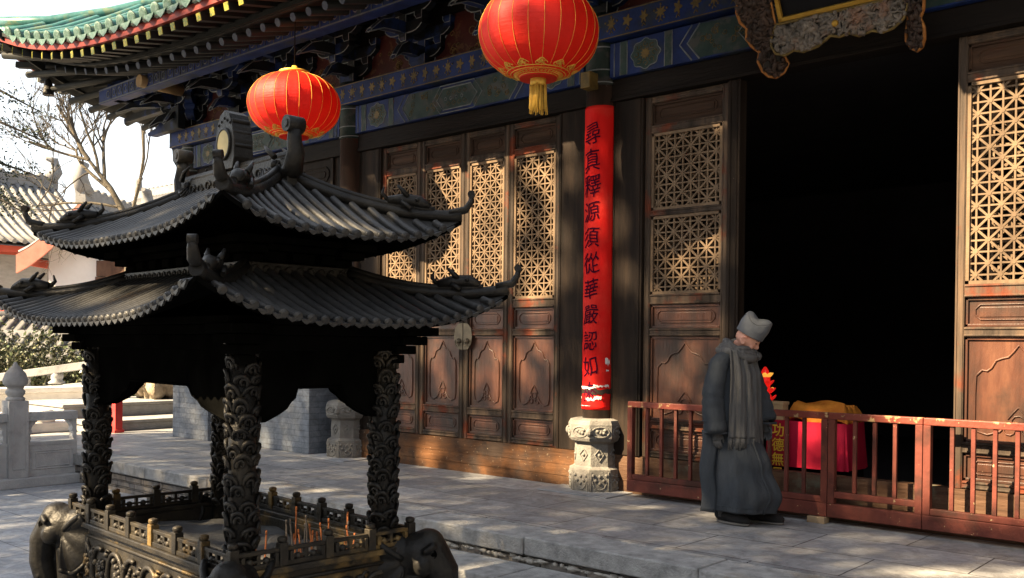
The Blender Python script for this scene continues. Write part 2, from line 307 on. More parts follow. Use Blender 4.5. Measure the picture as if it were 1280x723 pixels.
# ================================================================== TEMPLE HALL
HALL = thing('temple_hall', (0, 0, 0), 'dark timber temple hall with green glazed roof, painted beams and carved lattice doors', 'temple')
def rect_outline(mb, x0, x1, z0, z1, y, r, m=0, ch=None):
    ch = min(x1-x0, z1-z0)*0.32 if ch is None else ch
    p = [(x0, z0+ch), (x0+ch*0.35, z0+ch*0.6), (x0+ch, z0), (x1-ch, z0), (x1-ch*0.35, z0+ch*0.6), (x1, z0+ch), (x1, z1-ch), (x1-ch*0.35, z1-ch*0.6), (x1-ch, z1), (x0+ch, z1), (x0+ch*0.35, z1-ch*0.6), (x0, z1-ch), (x0, z0+ch)]
    mb.tube([(a, y, b) for a, b in p], r, 6, m, caps=False, flat=0.9)
def ogee(mb, x0, x1, z0, z1, y, r):
    cx, hw, h = (x0+x1)/2, (x1-x0)/2, z1-z0
    half = [(0.22,0.16),(0.42,0.06),(0.7,0.02),(0.93,0.05),(1.0,0.14),(1.0,0.45),(0.98,0.66),(0.84,0.725),(0.72,0.715),(0.62,0.75),(0.52,0.83),(0.38,0.855),(0.24,0.87),(0.12,0.93),(0.0,1.0)]
    pts = [(cx+a*hw, y, z0+b*h) for a, b in half] + [(cx-a*hw, y, z0+b*h) for a, b in reversed(half[:-1])]
    mb.tube(pts, r, 6, 0, caps=True)
    for dx, dz, q in ((0, 0.17, 0.16), (-0.2, 0.085, 0.13), (0.2, 0.085, 0.13)):
        rr = q*hw
        mb.tube([(cx+dx*hw+rr*math.cos(a*0.7), y, z0+dz*h+rr*math.sin(a*0.7)) for a in range(10)], r*0.85, 5, 0, caps=False)
    mb.tube([(cx-0.24*hw, y, z0+0.2*h), (cx-0.12*hw, y, z0+0.27*h), (cx, y, z0+0.33*h), (cx+0.12*hw, y, z0+0.27*h), (cx+0.24*hw, y, z0+0.2*h)], r*0.85, 5)
def lattice_mesh(x0, x1, z0, z1, nx):
    mb = MB(); s = (x1-x0)/nx; nz = max(2, round((z1-z0)/s)); sz = (z1-z0)/nz; bw = s*0.155
    for i in range(0, nx):
        xx = x0+(i+0.5)*s; mb.box(xx-bw/2, xx+bw/2, -0.009, 0.009, z0-0.005, z1+0.005)
    for j in range(0, nz):
        zz = z0+(j+0.5)*sz; mb.box(x0-0.005, x1+0.005, -0.0075, 0.0105, zz-bw/2, zz+bw/2)
    for sg in (1, -1):                                   # diagonals through every other crossing
        for k in range(-2*(nx+nz), 2*(nx+nz)):
            if k % 2: continue
            # line: (j) = sg*(i) + k in half-offset index space, clipped
            pts = []
            i0, i1 = -0.5, nx-0.5; j0, j1 = -0.5, nz-0.5
            f = lambda i: sg*i + k
            lo, hi = i0, i1
            a, b = sorted([(j0-k)/sg, (j1-k)/sg]); lo, hi = max(lo, a), min(hi, b)
            if hi-lo < 0.15: continue
            P = lambda i: (x0+(i+0.5)*s, 0.0, z0+(f(i)+0.5)*sz)
            mb.bar(P(lo), P(hi), s*0.19, 0.0195 if sg > 0 else 0.0165, up=(0, 1, 0), ext=0.004)
    # small rosettes where the bars cross
    for i in range(nx):
        for j in range(nz):
            if (i-j) % 2 == 0 or (i+j) % 2 == 0:
                cx, cz = x0+(i+0.5)*s, z0+(j+0.5)*sz; r = s*0.185
                mb.prism([(r*math.cos(a*math.pi/4), r*math.sin(a*math.pi/4)) for a in range(8)], (cx, -0.0125, cz), (1,0,0), (0,0,1), (0, 0.02, 0))
    return mb
def door_leaf(x0, W, nx, divider=None, y=0.03, rz=0.0, knob=None, label=None):
    zb, zt, sw = 0.369, 3.808, 0.072
    f = MB()
    f.box(0.004, sw, -0.03, 0.03, zb, zt); f.box(W-sw, W-0.004, -0.03, 0.03, zb, zt)
    rails = [(zb, 0.43), (0.64, 0.725), (1.525, 1.60), (1.825, 1.925), (3.455, 3.535), (3.745, zt)]
    if divider: rails.append(divider)
    for a, b in rails: f.box(sw-0.002, W-sw+0.002, -0.027, 0.027, a, b)
    for a, b in rails:                                    # raised bead on each rail edge
        if b-a > 0.06:
            f.tube([(sw, -0.028, a+0.012), (W-sw, -0.028, a+0.012)], 0.010, 6); f.tube([(sw, -0.028, b-0.012), (W-sw, -0.028, b-0.012)], 0.010, 6)
    for xx in (0.016, sw-0.012, W-sw+0.012, W-0.016): f.tube([(xx, -0.030, zb), (xx, -0.030, zt)], 0.007, 6)
    d = f.build('door', WOOD, HALL, bevel=0.004); d.location = (x0, y, 0); d.rotation_euler = (0, 0, rz)
    if label: d['label'] = label
    # lattice in its own inner frame
    lz = [(1.925, 3.455)] if not divider else [(1.925, divider[0]), (divider[1], 3.455)]
    for a, b in lz:
        lf = lattice_mesh(sw+0.026, W-sw-0.026, a+0.026, b-0.026, nx)
        for (p, q, r_, s_) in ((sw, sw+0.026, a, b), (W-sw-0.026, W-sw, a, b), (sw, W-sw, a, a+0.026), (sw, W-sw, b-0.026, b)): lf.box(p, q, -0.024, 0.022, r_, s_)
        lf.build('lattice', LATT, d, loc=(W/2, 0, (a+b)/2))
    for a, b, kind in ((0.43, 0.64, 'o'), (0.725, 1.525, 'g'), (1.60, 1.825, 'o'), (3.535, 3.745, 'o')):
        p = MB(); p.box(sw-0.004, W-sw+0.004, 0.006, 0.02, a-0.004, b+0.004)
        p.bar((sw+0.012, 0.0, a), (sw+0.012, 0.0, b), 0.022, 0.022); p.bar((W-sw-0.012, 0.0, a), (W-sw-0.012, 0.0, b), 0.022, 0.022)
        p.bar((sw, 0.0, a+0.012), (W-sw, 0.0, a+0.012), 0.022, 0.022); p.bar((sw, 0.0, b-0.012), (W-sw, 0.0, b-0.012), 0.022, 0.022)
        if kind == 'o':
            rect_outline(p, sw+0.07, W-sw-0.07, a+0.055, b-0.055, 0.004, 0.008)
            p.box(sw+0.10, W-sw-0.10, 0.0, 0.01, a+0.075, b-0.075)
        else: ogee(p, sw+0.075, W-sw-0.075, a+0.05, b-0.06, 0.003, 0.009)
        p.build('panel', PANEL if a < 3 else WOODH, d, loc=(W/2, 0, (a+b)/2), bevel=0.003)
    if knob:
        k = MB(); kx = 0.0 if knob == 'l' else W; sg = 1 if knob == 'l' else -1
        pl = [(0, -0.15), (sg*0.07, -0.145), (sg*0.118, -0.09), (sg*0.135, 0.0), (sg*0.118, 0.09), (sg*0.07, 0.14), (0, 0.15)]
        k.prism(pl, (kx+sg*0.006, -0.040, 1.52), (1,0,0), (0,0,1), (0, 0.008, 0))
        k.lathe([(0.034, 0), (0.034, 0.008), (0.026, 0.014), (0.020, 0.026), (0.008, 0.032)], 14)
        o = len(k.v)-5*14
        k.v[o:] = [(kx+sg*0.065+p[0], -0.040-p[2], 1.465+p[1]) for p in k.v[o:]]
        k.tube([(kx+sg*0.065+0.03*math.cos(a), -0.066-0.004*math.sin(a), 1.445+0.035*math.sin(a)) for a in np.linspace(0, 6.28, 15)], 0.006, 6)
        k.build('door_knocker', BRASS, d, loc=(kx+sg*0.04, -0.04, 1.5))
    return d
lx = [-8.868, -8.188, -7.467, -6.806, -6.095]
for i in range(4): door_leaf(lx[i], lx[i+1]-lx[i], 6, knob={1: 'r', 2: 'l'}.get(i))
door_leaf(-5.068, 0.895, 8, divider=(2.665, 2.725))
door_leaf(-2.243, 0.895, 8)
door_leaf(-4.19, 0.93, 6, y=0.20, rz=rad(177)); door_leaf(-2.20, 0.93, 6, y=0.22, rz=rad(4))

def hp(name, mb, m, **k): return mb.build(name, m, HALL, **k)
m = MB(); m.box(-9.27, -5.72, -0.045, 0.12, 0, 0.366); m.box(-9.27, -5.72, -0.052, -0.04, 0.10, 0.104); m.box(-9.27, -5.72, -0.05, -0.04, 0.215, 0.22); hp('door_sill', m, SILLW, bevel=0.006)
m = MB(); m.box(-5.42, -0.99, -0.02, 0.10, 0, 0.366); m.box(-5.42, -0.99, -0.026, -0.018, 0.12, 0.125); hp('threshold', m, PLANK, bevel=0.006)
for a, b in ((-9.27, -8.870), (-6.093, -5.72), (-5.43, -5.070), (-4.171, -4.05), (-1.346, -0.98)):
    m = MB(); m.box(a, b, -0.035, 0.09, 0.368, 3.812)
    for xx in (a+0.03, b-0.03): m.tube([(xx, -0.035, 0.37), (xx, -0.035, 3.81)], 0.010, 6)
    hp('door_jamb', m, JAMB, bevel=0.006)
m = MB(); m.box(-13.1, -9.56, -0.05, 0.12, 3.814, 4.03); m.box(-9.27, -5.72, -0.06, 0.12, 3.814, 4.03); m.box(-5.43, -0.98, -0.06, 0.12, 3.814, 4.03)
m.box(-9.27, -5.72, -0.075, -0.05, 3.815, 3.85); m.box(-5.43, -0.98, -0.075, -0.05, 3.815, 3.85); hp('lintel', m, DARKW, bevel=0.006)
# plain wall of the bay beyond the picture, and the closed sides, back, floor and ceiling of the room
m = MB(); m.box(-0.72, 4.5, 0, 0.12, 0, 4.03); hp('wooden_wall', m, JAMB)
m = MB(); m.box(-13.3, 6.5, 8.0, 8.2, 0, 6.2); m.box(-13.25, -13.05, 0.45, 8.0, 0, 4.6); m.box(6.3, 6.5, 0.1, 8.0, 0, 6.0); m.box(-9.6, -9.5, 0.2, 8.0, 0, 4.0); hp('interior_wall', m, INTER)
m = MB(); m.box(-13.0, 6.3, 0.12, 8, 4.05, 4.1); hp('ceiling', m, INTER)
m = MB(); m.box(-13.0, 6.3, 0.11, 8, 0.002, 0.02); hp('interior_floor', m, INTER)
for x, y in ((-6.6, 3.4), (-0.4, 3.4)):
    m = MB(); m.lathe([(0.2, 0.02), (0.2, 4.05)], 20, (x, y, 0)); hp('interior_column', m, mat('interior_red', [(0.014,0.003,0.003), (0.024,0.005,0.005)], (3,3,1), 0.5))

# columns with their painted heads and carved octagonal stone bases
for cx in (-13.2, -9.42, -5.57, -0.85):
    m = MB(); m.lathe([(0.158, 0.0), (0.156, 3.98)], 28, (cx, -0.02, 0)); c = hp('column', m, COLW, loc=(cx, -0.02, 0))
    m = MB(); m.lathe([(0.163, 3.98), (0.163, 4.68)], 28, (cx, -0.02, 0), 0)
    for zz in (4.0, 4.12, 4.34, 4.60): m.lathe([(0.168, zz), (0.168, zz+0.012)], 28, (cx, -0.02, 0), 1)
    o = m.build('column_head', [DKGREEN, PALELINE], c, loc=(cx, -0.02, 4.0)); o.location = (0, 0, 4.0)
    if cx > -13:
        m = MB(); R8 = math.pi/8; k = 1/math.cos(R8)
        m.lathe([(0.25*k, 0), (0.25*k, 0.225), (0.215*k, 0.24), (0.205*k, 0.25), (0.20*k, 0.47), (0.215*k, 0.485), (0.25*k, 0.50), (0.265*k, 0.53), (0.265*k, 0.66), (0.245*k, 0.70), (0.19*k, 0.715)], 8, (cx, -0.05, 0), smooth=False, rot=R8)
        for q in range(8):                                 # relief on each face: flower below, lozenge, cushion scroll
            a = q*math.pi/4; nx_, ny_ = math.cos(a), math.sin(a); tx, ty = -ny_, nx_
            P = lambda r, u, z: (cx+nx_*r+tx*u, -0.05+ny_*r+ty*u, z)
            m.tube([P(0.251, 0.07*math.cos(b), 0.115+0.085*math.sin(b)) for b in np.linspace(math.pi, 2*math.pi, 9)], 0.008, 5)
            for u, z in ((-0.04, 0.12), (0.04, 0.12), (0, 0.16), (0, 0.09), (-0.065, 0.17), (0.065, 0.17)): m.ball(P(0.25, u, z), (0.019, 0.019, 0.019), 7, 5)
            for u in (-0.085, 0.085): m.tube([P(0.251, u, 0.02), P(0.251, u, 0.205)], 0.007, 5)
            m.tube([P(0.207, 0, 0.42), P(0.206, 0.045, 0.365), P(0.207, 0, 0.30), P(0.206, -0.045, 0.365), P(0.207, 0, 0.42)], 0.007, 5)
            m.ball(P(0.204, 0, 0.362), 0.018, 7, 5)
            m.tube([P(0.266, 0.085*math.cos(b), 0.59+0.05*math.sin(b)) for b in np.linspace(0, 2*math.pi, 17)], 0.009, 5, caps=False)
            for u, z in ((-0.03, 0.60), (0.03, 0.58), (0, 0.585), (0.045, 0.61)): m.ball(P(0.264, u, z), (0.022, 0.022, 0.018), 7, 5)
        for a in (math.pi, math.pi*1.5, 0): m.ball((cx+0.28*math.cos(a+R8), -0.05+0.28*math.sin(a+R8), 0.59), (0.035, 0.035, 0.045), 8, 6)
        hp('stone_base', m, STONEB, bevel=0.006)
        m = MB(); m.box(cx-0.42, cx+0.42, -0.46, 0.2, -0.02, 0.012); hp('base_slab', m, STONEG, bevel=0.006)

# brick end walls of the corner bay
m = MB(); m.box(-13.25, -12.27, -0.30, 0.5, 0, 1.7); hp('brick_pier', m, BRICKG, bevel=0.01)
m = MB(); m.box(-11.30, -9.95, -0.26, 0.5, 0, 1.7); hp('brick_wall', m, BRICKG, bevel=0.01)
m = MB(); m.box(-12.27, -11.30, 0.32, 0.42, 0, 3.6); hp('side_door', m, DARKW)
m = MB(); m.box(-13.05, -9.57, 0.0, 0.10, 1.5, 3.813)
for xa, xb in ((-10.55, -9.85), (-11.35, -10.65), (-12.15, -11.45), (-12.95, -12.25)):
    m.box(xa-0.06, xa, -0.03, 0.0, 1.5, 3.81); m.box(xb, xb+0.05, -0.03, 0.0, 1.5, 3.81)
    for za, zb_ in ((3.50, 3.74), (2.4, 3.42), (1.6, 2.3)):
        rect_outline(m, xa+0.06, xb-0.06, za+0.03, zb_-0.03, -0.002, 0.012); rect_outline(m, xa+0.14, xb-0.14, za+0.08, zb_-0.08, -0.002, 0.009)
hp('side_bay_boards', m, JAMB)

# painted beams: lower blue beam, upper band, eaves beam
def flower(mb, x, y, z, r, mi, kind):
    n = {0: 6, 1: 8, 2: 5}[kind % 3]
    pts = []
    for i in range(n*4):
        a = 2*math.pi*i/(n*4); q = r*(0.72+0.28*math.cos(n*a)) ; pts.append((q*math.cos(a)*(0.8 if kind % 2 else 1), q*math.sin(a)*(1.15 if kind % 2 else 1)))
    mb.prism(pts, (x, y, z), (1,0,0), (0,0,1), (0, 0.004, 0), mi)
    mb.tube([(x, y+0.002, z-r), (x-0.3*r, y+0.002, z-r*1.5)], 0.005, 5, mi); mb.tube([(x, y+0.002, z-r), (x+0.35*r, y+0.002, z-r*1.45)], 0.005, 5, mi)
    if kind % 3 == 1:
        for a in range(5): mb.ball((x+1.15*r*math.cos(a*1.256+0.3), y+0.001, z+1.15*r*math.sin(a*1.256+0.3)), (0.012, 0.003, 0.012), 6, 4, mi)
def beam_span(x0, x1):
    b = MB(); b.box(x0, x1, -0.11, 0.12, 4.035, 4.365, 0)
    L_ = x1-x0; y = -0.1125; Y2 = -0.116
    def line(pts, r=0.007, mi=1): b.tube([(p[0], y, p[1]) for p in pts], r, 4, mi)
    z0, z1, zm = 4.06, 4.34, 4.20
    for s_, o in ((1, x0), (-1, x1)):
        for u in (0.05, 0.12, 0.20, 0.62, 0.70): line([(o+s_*u, z0-0.02), (o+s_*u, z1+0.02)], 0.006)
        b.box(*sorted((o+s_*0.125, o+s_*0.195)), Y2, -0.11, z0-0.02, z1+0.02, 3); b.box(*sorted((o+s_*0.625, o+s_*0.695)), Y2, -0.11, z0-0.02, z1+0.02, 3)
        cxm = o+s_*0.41                                    # round medallion with a gold heart
        pts = [(0.155*(1+0.07*math.cos(8*a))*math.cos(a), 0.135*(1+0.07*math.cos(8*a))*math.sin(a)) for a in np.linspace(0, 2*math.pi, 49)[:-1]]
        b.prism(pts, (cxm, Y2, zm), (1,0,0), (0,0,1), (0, 0.005, 0), 4); line([(cxm+p[0], zm+p[1]) for p in pts+pts[:1]], 0.006)
        st_ = [((0.06 if i % 2 else 0.036)*math.cos(i*math.pi/10), (0.06 if i % 2 else 0.036)*math.sin(i*math.pi/10)) for i in range(20)]
        b.prism(st_, (cxm, -0.119, zm), (1,0,0), (0,0,1), (0, 0.006, 0), 5)
        for q in range(8):
            a = q*math.pi/4; c2 = (cxm+0.10*math.cos(a), zm+0.09*math.sin(a))
            b.tube([(c2[0]+0.024*math.cos(t_*0.8+a), -0.117, c2[1]+0.022*math.sin(t_*0.8+a)) for t_ in range(7)], 0.004, 4, 2)
        for u in (0.78, 0.86): line([(o+s_*(u+0.13), z1+0.02), (o+s_*u, zm), (o+s_*(u+0.13), z0-0.02)], 0.008)
        # scrolled green field
        b.prism([(0, 0), (0.13, 0.15), (0.62, 0.15), (0.74, 0.0), (0.62, -0.15), (0.13, -0.15)], (o+s_*0.87, Y2+0.002, zm), (s_,0,0), (0,0,1), (0, 0.004, 0), 4)
        for q in range(14):
            c2 = (o+s_*random.uniform(1.0, 1.48), zm+random.uniform(-0.11, 0.11)); r0 = random.uniform(0.018, 0.04); a0 = random.uniform(0, 6)
            b.tube([(c2[0]+r0*(1-i*0.07)*math.cos(i*0.75+a0), -0.1155, c2[1]+r0*(1-i*0.07)*math.sin(i*0.75+a0)) for i in range(9)], 0.004, 4, 2)
    h0, h1 = x0+1.45 if L_ > 3.4 else x0+1.2, x1-1.45 if L_ > 3.4 else x1-1.2        # central lozenge panel
    if h1-h0 > 0.4:
        hexp = [(h0, zm), (h0+0.10, zm+0.12), (h1-0.10, zm+0.12), (h1, zm), (h1-0.10, zm-0.12), (h0+0.10, zm-0.12)]
        b.prism([(p[0], p[1]) for p in hexp], (0, Y2-0.002, 0), (1,0,0), (0,0,1), (0, 0.006, 0), 4)
        b.tube([(p[0], -0.119, p[1]) for p in hexp+hexp[:1]], 0.008, 4, 1)
        hx2 = [(h0-0.07, zm), (h0+0.05, zm+0.155), (h1-0.05, zm+0.155), (h1+0.07, zm), (h1-0.05, zm-0.155), (h0+0.05, zm-0.155)]
        b.tube([(p[0], -0.115, p[1]) for p in hx2+hx2[:1]], 0.007, 4, 1)
        nn = int((h1-h0-0.24)/0.085)
        for i in range(nn):
            for j in (-1, 0, 1):
                xx = h0+0.14+i*0.085+(0.0425 if j else 0); zz = zm+j*0.06
                if j == 0: b.tube([(xx+0.018*math.cos(a), -0.1195, zz+0.018*math.sin(a)) for a in np.linspace(0, 6.28, 9)], 0.0045, 4, 1)
                else: b.tube([(xx-0.03, -0.1195, zz), (xx, -0.1195, zz+0.026), (xx+0.03, -0.1195, zz), (xx, -0.1195, zz-0.026), (xx-0.03, -0.1195, zz)], 0.0035, 4, 2)
    return b
GREENF = mat('field_green_paint', [(0.00936,0.0234,0.02028), (0.0273,0.0468,0.039)], (8,8,8), 0.6, stain=(0.05,0.05,0.045), stain_scale=10, stain_pos=(0.5,0.6))
for a, b in ((-13.04, -9.58), (-9.26, -5.73), (-5.41, -1.01)): hp('painted_beam', beam_span(a, b), [BLUE, PALELINE, GREYGOLD, GREENF, GREENF, GREYGOLD])
m = MB(); m.box(-13.6, 5, -0.19, 0.14, 4.39, 4.64, 0); x = -13.3; k = 0
m.box(-13.6, 5, -0.197, -0.185, 4.395, 4.403, 1); m.box(-13.6, 5, -0.197, -0.185, 4.625, 4.634, 1)
while x < -0.9: flower(m, x, -0.194, 4.525, 0.062, 1, k % 6); x += 0.185; k += 1
hp('painted_band', m, [BLUE, GREYGOLD])
m = MB(); m.box(-14.3, 5, -0.96, -0.80, 5.02, 5.24, 0)
for i in range(70):
    xx = -14.0+i*0.18
    m.tube([(xx+0.045*math.cos(a), -0.962, 5.13+0.05*math.sin(a)) for a in np.linspace(0, 6.28, 9)], 0.008, 4, 1); m.bar((xx+0.09, -0.962, 5.05), (xx+0.09, -0.962, 5.21), 0.015, 0.006, 1)
m.box(-14.3, 5, -0.964, -0.955, 5.03, 5.045, 1); m.box(-14.3, 5, -0.964, -0.955, 5.215, 5.23, 1); hp('eaves_beam', m, [BLUE, mat('dull_grey_paint', [(0.05,0.055,0.065), (0.10,0.105,0.11)], (9,9,9), 0.6)])
m = MB(); m.box(-13.95, -13.8, -0.9, 8, 5.02, 5.24); hp('eaves_beam', m, BRKT)
# corner: the beam heads that stick out past the column
m = MB(); m.prism([(0, 0.62), (0.52, 0.62), (0.56, 0.48), (0.48, 0.36), (0.46, 0.2), (0.34, 0.08), (0.2, 0.0), (0, 0.0)], (-13.2, -0.09, 4.02), (-1, 0, 0), (0, 0, 1), (0, 0.18, 0), 0)
m.tube([(-13.2-0.52, -0.09, 4.64), (-13.2-0.56, -0.09, 4.50), (-13.2-0.48, -0.09, 4.38), (-13.2-0.46, -0.09, 4.22), (-13.2-0.34, -0.09, 4.1), (-13.2-0.2, -0.09, 4.02)], 0.008, 4, 1); hp('beam_head', m, [DKGREEN, PALELINE])

# long tapering arms that reach out past the corner, stepped one above the other
for tipx, tipz, L_ in ((-15.75, 5.30, 2.2), (-14.72, 4.93, 1.6), (-13.95, 4.60, 0.9)):
    m = MB(); m.prism([(0, 0), (0.08, -0.015), (L_, 0.0), (L_, 0.36), (0.75*min(1, L_), 0.30), (0.5*min(1, L_), 0.18), (0.25*min(1, L_), 0.085), (0, 0.045)], (tipx, -0.36, tipz), (1, 0, 0), (0, 0, 1), (0, 0.12, 0))
    hp('corner_arm', m, BRKT, bevel=0.006)

# bracket sets under the eaves
def arm(mb, L_, h, o, ux, dy, m0=0, m1=1):
    c = L_/2; e = min(0.16, c*0.5)
    poly = [(-c, h), (c, h), (c, h*0.55), (c-0.25*e, h*0.3), (c-0.6*e, h*0.08), (c-e, 0), (-c+e, 0), (-c+0.6*e, h*0.08), (-c+0.25*e, h*0.3), (-c, h*0.55)]
    ux, dy = Vector(ux), Vector(dy); o = Vector(o)
    mb.prism(poly, o-dy/2, ux, (0,0,1), dy, m0)
    out = [o-dy*0.52+ux*p[0]*0.985+Vector((0,0,1))*p[1] for p in poly[2:]+poly[:1]]
    mb.tube(out, 0.007, 4, m1, caps=False)
def block(mb, o, s, h, m0=0, m1=1):
    x, y, z = o; a, b = s/2, s*0.36
    mb.add([(x-b,y-b,z), (x+b,y-b,z), (x+b,y+b,z), (x-b,y+b,z), (x-a,y-a,z+h*0.5), (x+a,y-a,z+h*0.5), (x+a,y+a,z+h*0.5), (x-a,y+a,z+h*0.5), (x-a,y-a,z+h), (x+a,y-a,z+h), (x+a,y+a,z+h), (x-a,y+a,z+h)],
           [(3,2,1,0), (0,1,5,4), (1,2,6,5), (2,3,7,6), (3,0,4,7), (4,5,9,8), (5,6,10,9), (6,7,11,10), (7,4,8,11), (8,9,10,11)], m0)
    mb.tube([(x-a, y-a*1.02, z+h), (x-a, y-a*1.02, z+h*0.5), (x-b, y-b*1.03, z), (x+b, y-b*1.03, z), (x+a, y-a*1.02, z+h*0.5), (x+a, y-a*1.02, z+h)], 0.0055, 4, m1, caps=False)
def beak(mb, y0, y1, z, h, wd, m0=0, m1=1):
    """a bracket arm reaching out along -y, ending in a long drooping beak"""
    poly = [(0, 0), (-y1*0.5, 0), (-y1*0.78, -0.02), (-y1, -0.10), (-y1*0.985, -0.075), (-y1*0.8, h*0.55), (-y1*0.62, h), (0, h)]
    mb.prism([(p[0], p[1]) for p in poly], (-wd/2, y0, z), (0, 1, 0), (0, 0, 1), (wd, 0, 0), m0)
    a, b = (-y1, z-0.10), (-y1*0.8, z+h*0.55)
    mb.tube([(0, y0+a[0]-0.004, a[1]-0.012), (-wd*0.42, y0+a[0]+0.012, a[1]+0.015), (-wd*0.3, y0+a[0]*0.975, a[1]+0.045), (wd*0.3, y0+a[0]*0.975, a[1]+0.045), (wd*0.42, y0+a[0]+0.012, a[1]+0.015), (0, y0+a[0]-0.004, a[1]-0.012)], 0.007, 4, m1, caps=False)
    for s_ in (-1, 1): mb.tube([(s_*wd*0.52, y0+p[0], z+p[1]) for p in poly[1:7]], 0.005, 4, m1, caps=False)
def bracket_set():
    b = MB(); beaks = MB()
    block(b, (0, 0, 0), 0.26, 0.14)
    X, Y = (1,0,0), (0,1,0)
    arm(b, 0.62, 0.13, (0, 0, 0.12), X, (0,0.09,0)); beak(beaks, 0.0, 0.50, 0.12, 0.13, 0.09)
    for xx in (-0.26, 0, 0.26): block(b, (xx, 0, 0.25), 0.12, 0.08)
    block(b, (0, -0.30, 0.25), 0.12, 0.08)
    arm(b, 0.92, 0.13, (0, 0, 0.33), X, (0,0.09,0)); arm(b, 0.62, 0.13, (0, -0.30, 0.33), X, (0,0.09,0)); beak(beaks, 0.0, 0.86, 0.33, 0.13, 0.09)
    for xx in (-0.41, 0.41): block(b, (xx, 0, 0.46), 0.12, 0.07)
    for xx in (-0.26, 0, 0.26): block(b, (xx, -0.30, 0.46), 0.12, 0.08)
    block(b, (0, -0.60, 0.46), 0.12, 0.08)
    arm(b, 0.92, 0.12, (0, -0.30, 0.54), X, (0,0.09,0)); arm(b, 0.66, 0.12, (0, -0.60, 0.54), X, (0,0.09,0))
    b.box(-0.045, 0.045, -0.95, 0.1, 0.54, 0.66, 0)
    for xx in (-0.28, 0.28): block(b, (xx, -0.60, 0.66), 0.11, 0.07)
    b.box(-0.05, 0.05, -0.9, 0.1, 0.64, 0.75, 0)
    return b, beaks
bs, bk_ = bracket_set()
B0 = bs.build('bracket_set', [BRKT, PALELINE], HALL); K0 = bk_.build('bracket_beak', [BRKT, PALELINE], B0)
spots = [(-11.94, 0, 0), (-10.68, 0, 0), (-9.42, 0, 0), (-8.14, 0, 0), (-6.85, 0, 0), (-5.57, 0, 0), (-4.4, 0, 0), (-3.2, 0, 0), (-2.0, 0, 0), (-0.85, 0, 0),
         (-13.2, 0, 0), (-13.2, 0, -90), (-13.2, 0, -45), (-13.2, 1.3, -90), (-13.2, 2.6, -90)]
for i, (x, y, r) in enumerate(spots):
    o = B0 if i == 0 else copy_tree(B0, HALL)
    o.location = (x, y, 4.642); o.rotation_euler = (0, 0, rad(r))
    if r == -45: o.scale = (1.0, 1.35, 1)
for a, b in zip([s[0] for s in sorted(spots[:11])][:-1], [s[0] for s in sorted(spots[:11])][1:]):
    if b-a < 0.3: continue
    m = MB(); x0, x1 = a+0.12, b-0.12
    m.prism([(x0, 4.642), (x1, 4.642), (x1-0.05, 4.8), (x1-0.22, 4.98), (x1-0.3, 5.2), (x0+0.3, 5.2), (x0+0.22, 4.98), (x0+0.05, 4.8)], (0, 0.02, 0), (1,0,0), (0,0,1), (0, 0.03, 0), 0)
    m.tube([(x0, 0.016, 4.65), (x0+0.05, 0.016, 4.8), (x0+0.22, 0.016, 4.98), (x0+0.3, 0.016, 5.2)], 0.009, 4, 1); m.tube([(x1, 0.016, 4.65), (x1-0.05, 0.016, 4.8), (x1-0.22, 0.016, 4.98), (x1-0.3, 0.016, 5.2)], 0.009, 4, 1)
    for q in range(9):
        c2 = (random.uniform(x0+0.3, x1-0.3), random.uniform(4.72, 4.98)); r0 = random.uniform(0.025, 0.06)
        m.tube([(c2[0]+r0*(1-i*0.08)*math.cos(i*0.8), 0.017, c2[1]+r0*(1-i*0.08)*math.sin(i*0.8)) for i in range(9)], 0.006, 4, 2)
    hp('red_bracket_panel', m, [REDPAN, PALELINE, GREYGOLD])
m = MB(); m.box(-13.0, 5, 0.05, 0.14, 4.642, 5.75); hp('upper_wall_board', m, DARKW)

